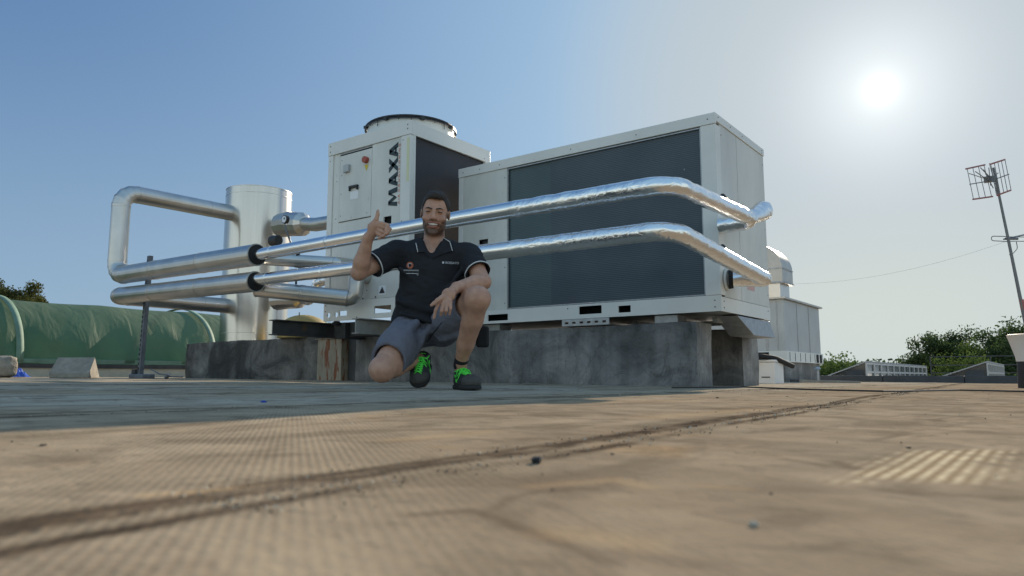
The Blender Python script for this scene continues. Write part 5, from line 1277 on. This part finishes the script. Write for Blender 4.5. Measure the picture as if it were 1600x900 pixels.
def tint(V):
    q = (V-HC)@HB.T; x, y, z = q[:,0], q[:,1], q[:,2]
    c = np.tile(SK, (len(V),1)); sg = lambda v: 1/(1+np.exp(-v))
    inh = sg((.13-np.abs(x))/.004)*sg((z+.155)/.004)*sg((.16-np.abs(y))/.01)
    nz = fbm(x*260+50, z*260+50, 2, 4)
    jaw = sg((-.052+.62*np.clip(np.abs(x)-.030,0,.1)*1.0 - z)/.004)*sg((z+.122)/.005)*sg((y+.012)/.006)
    side = sg((np.abs(x)-.061)/.003)*sg((.012-z)/.004)*sg((z+.10)/.006)*sg((y+.004)/.006)*sg((.052-y)/.006)
    mous = sg((.036-np.abs(x))/.003)*sg((-.0335-z)/.0022)*sg((z+.060)/.003)*sg((y-.05)/.004)
    lip = sg((.034-np.abs(x))/.002)*sg((z+.078)/.0018)*sg((-.0425-z)/.0018)*sg((y-.074)/.002)
    beard = np.clip(np.maximum(np.maximum(jaw, side), mous)*(1-lip)*inh, 0, 1)*(.80+.35*(nz-.4))
    hb = np.array((.032,.021,.016)); c = c*(1-beard[:,None]) + hb*beard[:,None]
    l_ = (lip*inh)[:,None]*.8; c = c*(1-l_) + np.array((.33,.125,.095))*l_
    inner = (lip*inh*sg((.0885-y)/.0012))[:,None]*sg((.0085-np.abs(z+.058))/.001)[:,None]; c = c*(1-inner)+np.array((.05,.015,.012))*inner
    rosy = np.exp(-((np.abs(x)-.042)**2+(z+.022)**2)/.0006)*sg((y-.03)/.01)*inh; c = c*(1-.25*rosy[:,None]) + np.array((.46,.19,.13))*.25*rosy[:,None]
    rn = np.exp(-(x**2+(z+.015)**2)/.0003)*sg((y-.08)/.004)*inh; c = c*(1-.3*rn[:,None]) + np.array((.46,.19,.13))*.3*rn[:,None]
    return c
body, BV, BQ = field_obj('body', B, M['skin'], man, 1, tint)
del B

# hair: a cap of short hair, higher at the front
F_ = Field(HC-np.array((.14,.16,.16)), HC+np.array((.14,.16,.17)), .003)
F_.ell(H(0,-.018,.042), (.0800,.099,.086), HB, 0)
for s_ in (-1,1): F_.cone(H(s_*.030,.066,.096), H(0,.072,.102), .014, .015, k=.02)
F_.cone(H(-.026,.030,.110), H(.030,.030,.109), .018, .018, k=.03)
X = F_.lo[0]+F_.h*np.arange(F_.n[0]); Y = F_.lo[1]+F_.h*np.arange(F_.n[1]); Z = F_.lo[2]+F_.h*np.arange(F_.n[2])
Xg, Yg, Zg = np.meshgrid(X, Y, Z, indexing='ij'); q = np.stack([Xg-HC[0], Yg-HC[1], Zg-HC[2]], -1)@HB.T
x, y, z = q[...,0], q[...,1], q[...,2]
nn = fbm(x*60+9, y*60+z*30, 3, 2)-.45
front = .074 + .010*np.cos(x/.05) - .9*np.clip(np.abs(x)-.052,0,.1)
line = np.where(y > .012, front, -.012+.0*y) ; line = np.where(y < -.02, -.055, line)
t_ = np.clip((y-.004)/.045, 0, 1); line = (1-t_)*(-.02)+t_*front; line = np.where(y < -.012, -.06, line)
F_.f = np.maximum(F_.f + (nn*.009).astype(np.float32), (line - z + nn*.006).astype(np.float32)*.8)
for s_ in (-1,1): F_.ell(H(s_*.083,-.004,-.010), (.012,.022,.030), HB, .004, 'sub')
field_obj('hair', F_, M['hair'], man, 1)
# eyes, brows, teeth
def small(name, mt, parent, items, h=.0022):
    allp = np.array([p for it in items for p in (it[1], it[2])]); r_ = max(it[3] for it in items)+.01
    G = Field(allp.min(0)-r_, allp.max(0)+r_, h)
    for kind, a, b, ra, rb, k in items:
        if kind == 'c': G.cone(a, b, ra, rb, k)
        else: G.ell(a, rb, HB, k)
    return field_obj(name, G, mt, parent, 1)[0]
for s_ in (-1,1):
    small('eyebrow', M['hair'], man, [('c', H(s_*.013,.0955,.0285), H(s_*.032,.0930,.0325), .0036,.0038,.002), ('c', H(s_*.032,.0930,.0325), H(s_*.050,.0805,.0290), .0038,.0026,.002)])
    small('eye', M['eye'], man, [('c', H(s_*.0215,.0895,.0118), H(s_*.0325,.0915,.0130), .0022,.0034,.001), ('c', H(s_*.0325,.0915,.0130), H(s_*.0445,.0865,.0108), .0034,.0018,.001)], .0012)
small('teeth', M['tooth'], man, [('c', H(-.0255,.0785,-.0535), H(0,.0885,-.0560), .0060,.0072,.002), ('c', H(0,.0885,-.0560), H(.0255,.0785,-.0535), .0072,.0060,.002)], .0018)

# --- polo shirt
S = Field((-.98,3.6,.22), (.0,4.36,.92), .0034)
S.ell(chest+np.array((.006,.008,-.02)), (.180,.118,.170), k=.03); S.ell(belly+np.array((.004,0,-.0)), (.182,.130,.165), k=.05); S.ell(pelv+np.array((-.01,.01,.05)), (.186,.138,.118), k=.05)
S.cone(shR+np.array((.035,.0,.0)), shL+np.array((-.035,.0,.0)), .069, .069, k=.05); S.cone(neck+np.array((-.085,.015,-.032)), neck+np.array((.085,.015,-.032)), .055, .055, k=.05)
def sleeve(sh, el, fr, r0, r1):
    e = sh+(el-sh)*fr; ax_ = (el-sh)/np.linalg.norm(el-sh); S.cone(sh, e+ax_*.06, r0, r1, k=.035)
    bb = (e-.10, e+.10)
    lo_, hi_ = np.minimum(e, e+ax_*.14)-.10, np.maximum(e, e+ax_*.14)+.10
    w_ = S.win(lo_, hi_, 0); sl, x, y, z = w_; d = (x-e[0])*ax_[0]+(y-e[1])*ax_[1]+(z-e[2])*ax_[2]
    t_ = d; rad = np.sqrt(np.maximum((x-e[0])**2+(y-e[1])**2+(z-e[2])**2-d*d, 0))
    S.f[sl] = np.where(rad < .105, np.maximum(S.f[sl], d), S.f[sl])
    S.cone(e-ax_*.045, e+ax_*.03, r1-.010, r1-.007, k=.0, op='sub')
    return e, ax_
eR, aR = sleeve(shR, elR, .62, .071, .072); eL, aL = sleeve(shL, elL, .66, .071, .070)
# stretched and gathered folds
for p, q, r_ in ((hd(625,420,3.93),hd(665,450,3.915),.006),(hd(622,470,3.93),hd(700,492,3.91),.008),(hd(628,490,3.93),hd(690,505,3.92),.008),(hd(725,415,3.92),hd(700,450,3.91),.006),(hd(640,455,3.93),hd(720,462,3.91),.005),(hd(606,405,3.95),hd(592,425,3.93),.006),(hd(742,410,3.93),hd(752,424,3.90),.006)):
    S.cone(p+np.array((0,.012,0)), q+np.array((0,.012,0)), r_*2, r_*2, k=.018)
S.noise(.012, 16, (1,1,1.2), 3)
# neck opening and placket: a V down the front
S.cone(neck+np.array((0,-.005,-.02)), neck+np.array((0,.01,.10)), .064, .066, k=.004, op='sub')
vt = hd(672,404,3.9)
S.cone(vt+np.array((.002,-.05,.014)), neck+np.array((0,-.09,.02)), .004, .058, k=.003, op='sub'); S.cone(vt+np.array((.002,.0,.014)), neck+np.array((0,-.04,.02)), .003, .052, k=.003, op='sub')
shirt, SV, SQ = field_obj('polo_shirt', S, M['polo'], man, 2); del S
shirt['label'] = 'navy black short sleeved polo shirt with white piping'
inv = np.linalg.inv
bvh = BVHTree.FromPolygons([Vector(v) for v in (SV-PO)], [tuple(int(i) for i in f) for f in SQ])
bbody = BVHTree.FromPolygons([Vector(v) for v in (BV-PO)], [tuple(int(i) for i in f) for f in BQ])
# trims on the sleeves
def loop_trim(e, ax_, r_, name='sleeve_piping'):
    a_ = Vector(ax_).orthogonal().normalized(); b_ = Vector(ax_).cross(a_); pts = []
    for k in range(49):
        an = 2*math.pi*k/48; d = a_*math.cos(an)+b_*math.sin(an); o_ = Vector(e-PO)-Vector(ax_)*.007
        hit = bvh.ray_cast(o_+d*.14, -d, .12); pts.append((hit[0] if hit[0] else o_+d*r_)+d*.0008)
    m = MB().sweep(pts, .0034, 6, caps=False); return child(m, name, M['trim'], shirt)
def child(mb, name, mt, parent, smooth=True):
    me = bpy.data.meshes.new(name); me.from_pydata([tuple(v) for v in mb.v], [], mb.f); me.materials.append(mt)
    if smooth: me.polygons.foreach_set('use_smooth', [True]*len(me.polygons))
    o = bpy.data.objects.new(name, me); COL.objects.link(o); o.parent = parent; return o
loop_trim(eR, aR, .072); loop_trim(eL, aL, .070)
# collar: two leaves with a pale edge
def onshirt(u, v, Y=3.6, lift=.002, tree=None):
    p = Vector(hd(u, v, Y)-PO); c = Vector(-PO)+Vector((0,0,CAMH)); d = (p-c).normalized(); h_ = (tree or bvh).ray_cast(p, d, 1.0)
    return (h_[0]-d*lift) if h_[0] else None
for s_, outline in ((-1, ((657,373,.03),(650,380,.02),(653,394,.012),(664,394,.010),(671,403,.006),(663,386,.018),(660,377,.03))), (1, ((693,372,.03),(703,378,.02),(707,392,.012),(694,396,.010),(675,404,.006),(686,388,.018),(691,377,.03)))):
    top_ = Vector(hd(outline[0][0], outline[0][1], 4.0)-PO)
    m = MB(); ring_ = []
    for u, v, l_ in outline:
        p = onshirt(u, v, 3.6, l_*.6) or Vector(hd(u, v, 3.97)-PO); ring_.append(p)
    cen = sum(ring_, Vector())/len(ring_); 
    front = [p+Vector((0,-.004,0)) for p in ring_]; bk = [p+Vector((0,.003,0)) for p in ring_]; n_ = len(ring_)
    m.add(front+bk, [tuple(range(n_)), tuple(range(2*n_-1,n_-1,-1))]+[(i,n_+i,n_+(i+1)%n_,(i+1)%n_) for i in range(n_)])
    col_ = child(m, 'collar', M['polo'], shirt, False)
    child(MB().sweep([front[i]+Vector((0,-.001,0)) for i in ((1,2,) if s_ < 0 else (0,1,2))], .0021, 6), 'collar_piping', M['trim'], col_)
# stand of the collar round the neck
pts = [];
for k in range(25):
    an = math.pi*(k/24)*1.30-math.pi*.15; nb_ = Vector(neck-PO); pts.append(nb_+Vector((.066*math.cos(an), .012+.062*math.sin(an), .020+.012*math.sin(an))))
m = MB(); vs = [p+Vector((0,0,-.03)) for p in pts]+[p+Vector((0,0,.018)) for p in pts]; n_ = len(pts); m.add(vs, [(i,i+1,n_+i+1,n_+i) for i in range(n_-1)]); cs = child(m, 'collar_stand', M['polo'], shirt); so2 = cs.modifiers.new('solid','SOLIDIFY'); so2.thickness = .006
# chest writing and emblem, laid on the cloth
def on_cloth(vs, fs, u, v, width, rot, name, mt, lift=.0022):
    ln = max(p.x for p in vs)-min(p.x for p in vs) if len(vs) else 1; c_, s_ = math.cos(rot), math.sin(rot); k_ = width/ln; out = []
    for p in vs:
        du, dv = (p.x*c_-p.y*s_)*k_, (p.x*s_+p.y*c_)*k_; q_ = onshirt(u+du*FPX/3.9, v-dv*FPX/3.9, 3.6, lift+(.0004 if p.z > 0 else 0)); out.append(q_ or Vector(hd(u,v,3.9)-PO))
    return child(MB().add(out, fs), name, mt, shirt, False)
def rect(w_, h_, x0=0, y0=0): return [Vector((x0-w_/2,y0-h_/2,0)),Vector((x0+w_/2,y0-h_/2,0)),Vector((x0+w_/2,y0+h_/2,0)),Vector((x0-w_/2,y0+h_/2,0))], [(0,1,2,3)]
M['print_w'] = mat('white_shirt_print', (.55,.57,.60), .8); M['print_o'] = mat('orange_shirt_print', (.42,.13,.07), .8); M['print_g'] = mat('grey_shirt_print', (.22,.23,.23), .8)
vs, fs = text_mb('ROSSATO', 1.0, 0, .012); on_cloth(vs, fs, 706.5, 411, .072, -.05, 'chest_lettering', M['print_w'])
vs, fs = rect(1, 1); on_cloth(vs, fs, 692.5, 410.2, .0105, -.05, 'chest_mark', M['print_w'])
n_ = 20; vs = [Vector((.5*math.cos(2*math.pi*k/n_), .5*math.sin(2*math.pi*k/n_), 0)) for k in range(n_)]; on_cloth(vs, [tuple(range(n_))], 640.5, 414.5, .038, 0, 'chest_emblem', M['print_o'])
vs = [Vector((math.cos(a_)*r_*.5, math.sin(a_)*r_*.5, 0)) for r_ in (.45,.62) for a_ in np.linspace(.6, 4.2, 9)]; on_cloth(vs, [(k,k+1,9+k+1,9+k) for k in range(8)], 640.5, 414.5, .022, 0, 'emblem_swirl', M['print_w'], .003)
vs, fs = rect(1, .10); on_cloth(vs, fs, 642.5, 422.5, .082, -.02, 'print_bar', M['print_g'])
vs, fs = rect(1, .20); on_cloth(vs, fs, 643, 428, .075, -.02, 'print_bar', M['print_g'])
vs, fs = rect(1, .05); on_cloth(vs, fs, 643, 427.4, .058, -.02, 'print_bar', M['print_w'], .003)

# --- shorts: pelvis and two open legs
P = Field((-.86,3.56,.02), (.02,4.36,.62), .0036)
P.ell(pelv+np.array((0,.01,.015)), (.178,.140,.125), k=.04)
def short_leg(hip, kn, fr, r0, r1, tilt=None, inner=True):
    e = hip+(kn-hip)*fr; ax_ = (kn-hip)/np.linalg.norm(kn-hip); P.chain([hip, hip+(kn-hip)*.5, e+ax_*.04], [r0, (r0+r1)/2+.004, r1], k=.04)
    n_ = ax_ if tilt is None else (ax_+tilt)/np.linalg.norm(ax_+tilt)
    w_ = P.win(np.minimum(e, e+ax_*.1)-.13, np.maximum(e, e+ax_*.1)+.13, 0); sl, x, y, z = w_
    d = (x-e[0])*n_[0]+(y-e[1])*n_[1]+(z-e[2])*n_[2]; da = (x-e[0])*ax_[0]+(y-e[1])*ax_[1]+(z-e[2])*ax_[2]
    rad = np.sqrt(np.maximum((x-e[0])**2+(y-e[1])**2+(z-e[2])**2-da*da, 0)); P.f[sl] = np.where(rad < r1+.05, np.maximum(P.f[sl], d), P.f[sl])
    return e, ax_, n_, r1
lr = short_leg(hipR, knR, .80, .108, .094, np.array((0,0,.25))); ll = short_leg(hipL, knL, .79, .106, .093, np.array((0,0,-.1)))
for p, q, r_ in ((hd(650,505,3.92),hd(612,545,3.78),.010),(hd(672,512,3.95),hd(640,560,3.86),.010),(hd(660,520,3.93),hd(625,560,3.80),.008),(hd(690,515,3.95),hd(722,495,3.80),.010),(hd(690,530,3.95),hd(728,520,3.78),.010)):
    P.cone(p+np.array((0,.012,0)), q+np.array((0,.012,0)), r_*2, r_*2, k=.02)
P.noise(.014, 13, (1,1,.8), 8)
for e, ax_, n_, r1 in (lr, ll): P.cone(e-ax_*.07, e+ax_*.04, r1-.016, r1-.009, k=0, op='sub')
shorts, PV, PQ = field_obj('shorts', P, M['shorts'], man, 2); del P
bsh = BVHTree.FromPolygons([Vector(v) for v in (PV-PO)], [tuple(int(i) for i in f) for f in PQ])
m = MB().sweep([p for p in (onshirt(u, v, 3.4, .002, bsh) for u, v in ((690,504),(678,519),(668,534),(661,550),(657,562))) if p], .0028, 6); child(m, 'seam', mat('dark_seam', (.03,.03,.045), .9), shorts)
# pouch behind the raised knee
m = MB(); c_ = hd(754,527,3.93)-PO; m.box(c_[0]-.035,c_[0]+.035,c_[1]-.03,c_[1]+.03,c_[2]-.055,c_[2]+.06); o = child(m, 'pouch', M['pouch'], man, False); bv = o.modifiers.new('b','BEVEL'); bv.width = .015; bv.segments = 3

# --- shoes
def shoe(heel, toe, up_, ank, label, flip):
    """heel and toe are points on the sole; up_ points out of the instep"""
    heel, toe, up_ = np.array(heel), np.array(toe), np.array(up_, float); f = toe-heel; Ls = np.linalg.norm(f); f /= Ls; up_ -= f*(up_@f); up_ /= np.linalg.norm(up_); sd = np.cross(f, up_)
    Bs = np.stack([sd, f, up_]); T = lambda x, y, z: heel+sd*x+f*y+up_*z
    pts = np.array([heel, toe, ank, heel+up_*.14, toe+up_*.12]); G = Field(pts.min(0)-.075, pts.max(0)+.075, .0030)
    G.ell(T(0,.035,.048), (.041,.052,.050), Bs, .02); G.ell(T(0,.125,.038), (.047,.078,.043), Bs, .03); G.ell(T(0,Ls-.075,.038), (.052,.074,.041), Bs, .02); G.cone(T(0,.055,.06), T(0,.050,.088), .036, .038, k=.02)
    G.cone(T(0,.08,.062), T(0,.16,.046), .024, .022, k=.02)
    w_ = G.win(G.lo, G.lo+np.array(G.n)*G.h, 0); sl, x, y, z = w_; dz = (x-heel[0])*up_[0]+(y-heel[1])*up_[1]+(z-heel[2])*up_[2]
    G.f = np.maximum(G.f, -(dz-.012)); 
    G.cone(T(0,.050,.080), T(0,.046,.13), .029, .032, k=.003, op='sub')
    o, V, Q = field_obj('shoe', G, M['shoe'], man, 1); o['label'] = label
    tr = BVHTree.FromPolygons([Vector(v) for v in (V-PO)], [tuple(int(i) for i in q) for q in Q])
    G = Field(pts.min(0)-.075, pts.max(0)+.075, .0032); G.ell(T(0,.045,.012), (.045,.058,.026), Bs, .02); G.cone(T(0,.05,.014), T(0,Ls-.06,.014), .041, .048, k=.02); G.ell(T(0,Ls-.075,.012), (.056,.079,.028), Bs, .01)
    dz = (x-heel[0])*up_[0]+(y-heel[1])*up_[1]+(z-heel[2])*up_[2] if False else None
    w_ = G.win(G.lo, G.lo+np.array(G.n)*G.h, 0); sl, x, y, z = w_; dz = (x-heel[0])*up_[0]+(y-heel[1])*up_[1]+(z-heel[2])*up_[2]
    G.f = np.maximum(G.f, np.maximum(-dz, dz-.024)); field_obj('sole', G, M['sole'], o, 1)
    G = Field(pts.min(0)-.075, pts.max(0)+.075, .0032); G.ell(T(0,Ls-.071,.038), (.0540,.0730,.0435), Bs, 0)
    w_ = G.win(G.lo, G.lo+np.array(G.n)*G.h, 0); sl, x, y, z = w_; dy = (x-heel[0])*f[0]+(y-heel[1])*f[1]+(z-heel[2])*f[2]; dz = (x-heel[0])*up_[0]+(y-heel[1])*up_[1]+(z-heel[2])*up_[2]
    G.f = np.maximum(G.f, np.maximum(-(dy-(Ls-.062)), -(dz-.022))); field_obj('toe_cap', G, M['toecap'], o, 1)
    def onto(x, y, l_=.0):
        p = Vector(T(x, y, .15)-PO); h_ = tr.ray_cast(p, Vector(-up_), .25); return (h_[0]+Vector(up_)*l_) if h_[0] else Vector(T(x,y,.05)-PO)
    def onside(y, z, s_, l_=.001):
        p = Vector(T(s_*.12, y, z)-PO); h_ = tr.ray_cast(p, Vector(-sd*s_), .2); return (h_[0]+Vector(sd)*s_*l_) if h_[0] else Vector(T(s_*.04,y,z)-PO)
    m = MB()
    for k in range(6):
        y_ = .088+k*.0165
        for s_ in (-1,1): m.sweep([onto(s_*.020,y_,.003), onto(0,y_+.007,.007), onto(-s_*.020,y_+.014,.003)], .0036, 6)
    for s_, e_ in ((-1,(-.048,.100,.055)),(1,(.047,.092,.055))):   # bow loops and ends
        a_ = onto(0,.086,.010); b_ = Vector(T(s_*.032,.080,.100)-PO); c_ = Vector(T(*e_)-PO); m.sweep([a_, b_, c_, a_.lerp(c_,.5)+Vector(up_)*.004, a_], .0036, 6)
        m.sweep([a_, Vector(T(s_*.03,.115,.078)-PO), Vector(T(s_*.044,.135,.050)-PO)], .0034, 6)
    child(m, 'laces', M['lace'], o)
    m = MB()
    for s_ in (-1,1):
        m.sweep([onside(.075,.062,s_), onside(.105,.040,s_), onside(.128,.036,s_), onside(.118,.052,s_)], .0030, 6)
        m.sweep([onside(.060,.075,s_), onside(.075,.062,s_)], .004, 6)
    child(m, 'side_stripe', M['lace'], o)
    m = MB(); m.sweep([Vector(T(0+.036*math.cos(a_), .050+.034*math.sin(a_), .094+.004*math.sin(a_))-PO) for a_ in np.linspace(0,2*math.pi,25)], .0045, 6, caps=False); child(m, 'lining_edge', M['lace'], o)
    return o
hL = np.array((anL[0]-.012, anL[1]+.060, GZ)); tL = np.array((anL[0]+.085, anL[1]-.215, GZ))
shoe(hL, tL, (0,0,1), anL, 'dark shoe with neon green laces, flat on the roof under the raised knee', 1)
tR = np.array((anR[0]-.005, 3.90, GZ+.004)); hR = np.array((anR[0]+.012, 4.075, anR[2]-.035)); 
shoe(hR, tR, (0,-.6,1.), anR, 'dark shoe with neon green laces, heel raised under the seat', -1)
for an_, kn_, nm in ((anL, knL, 's'),(anR, knR, 's')):
    d_ = (kn_-an_)/np.linalg.norm(kn_-an_); G = Field(np.minimum(an_-d_*.03, an_+d_*.08)-.06, np.maximum(an_-d_*.03, an_+d_*.08)+.06, .0034); G.cone(an_-d_*.02, an_+d_*.022, .036, .037, k=0); field_obj('sock', G, M['sock'], man, 1)
#PERSON_END

# ------------------------------------------------------------------ small things on the membrane
cable = [ong(u, v) for u, v in ((1050,607),(1160,606),(1260,610),(1380,613),(1500,611),(1640,614))]
m = MB().sweep(resample([p+Vector((0,0,.006)) for p in cable], .1), .005, 6, disp=None); tag(m.build('black_cable', M['dark'], smooth=True), 'thin black cable lying across the sunlit roof toward the right', 'cable')
def pebble(u, v, s, mt, label, sq=(1,1,.7), name='pebble'):
    p = ong(u, v); bm = bmesh.new(); bmesh.ops.create_icosphere(bm, subdivisions=3, radius=1)
    for vv in bm.verts: vv.co = Vector((vv.co.x*sq[0]*s, vv.co.y*sq[1]*s, vv.co.z*sq[2]*s))*(1+.6*mnoise.noise(vv.co*1.7+Vector((u,0,0))))
    me = bpy.data.meshes.new(name); bm.to_mesh(me); bm.free(); me.materials.append(M[mt])
    o = bpy.data.objects.new(name, me); COL.objects.link(o); o.location = p+Vector((0,0,s*sq[2]*.75)); o.rotation_euler.z = u; return tag(o, label, 'pebble')
pebble(838, 724, .0052, 'black_pot', 'shiny black pebble on the roof in the middle foreground', (1.1,.9,.75))
pebble(1178, 822, .0019, 'grit', 'blurred whitish pebble in the near right foreground', (1.3,1,.8))
pebble(412, 629, .008, 'blue', 'tiny blue scrap in the shade left of the man', (1,.7,.4), 'blue_scrap')
# dirt and grit: countless grains, thicker along the laps
rg = random.Random(11); m = MB()
for k in range(2600):
    b_ = .25 + 7*rg.random()**1.8; q_ = rg.random()
    if q_ < .55: a_ = (.40+.06*b_) + rg.gauss(0,.03)
    elif q_ < .7: a_ = 1.47 + rg.gauss(0,.03)
    else: a_ = rg.uniform(-4.5, 3.5)
    r_ = rg.uniform(.0005,.0015)*(1+.25*b_); g_ = gz(-a_, b_)+.0015; c_ = Vector((-a_, b_, g_)); t_ = rg.uniform(0,6.28)
    m.add([c_+Vector((math.cos(t_+j*2.09)*r_*rg.uniform(.6,1.5), math.sin(t_+j*2.09)*r_*rg.uniform(.6,1.5), 0)) for j in range(3)]+[c_+Vector((0,0,r_*rg.uniform(.8,1.5)))], [(0,1,3),(1,2,3),(2,0,3)], 0 if rg.random() < .7 else 1)
tag(m.build('roof_grit', [M['crumb'], M['grit']]), 'scattered dark and pale grit on the brown roof membrane', 'grit', kind='stuff')
for u, v, s, l in ((1040,662,.006,'dark crumb left of the cable, beyond the long seam'), (652,724,.004,'dark crumb just above the long seam, left of the black pebble'), (68,697,.006,'dark crumb at the shadow edge on the far left'), (1121,622,.009,'dark crumb below the end of the rear plinth'),
                   (1230,620,.009,'dark crumb near the cable, right of the plinths'), (1420,700,.004,'dark crumb above the ribbed patch on the right'), (957,710,.0035,'dark crumb right of the black pebble'), (1205,772,.0025,'dark crumb in the near foreground right of centre')):
    pebble(u, v, s*.5, 'crumb', l, (1.4,1,.45), 'crumb')
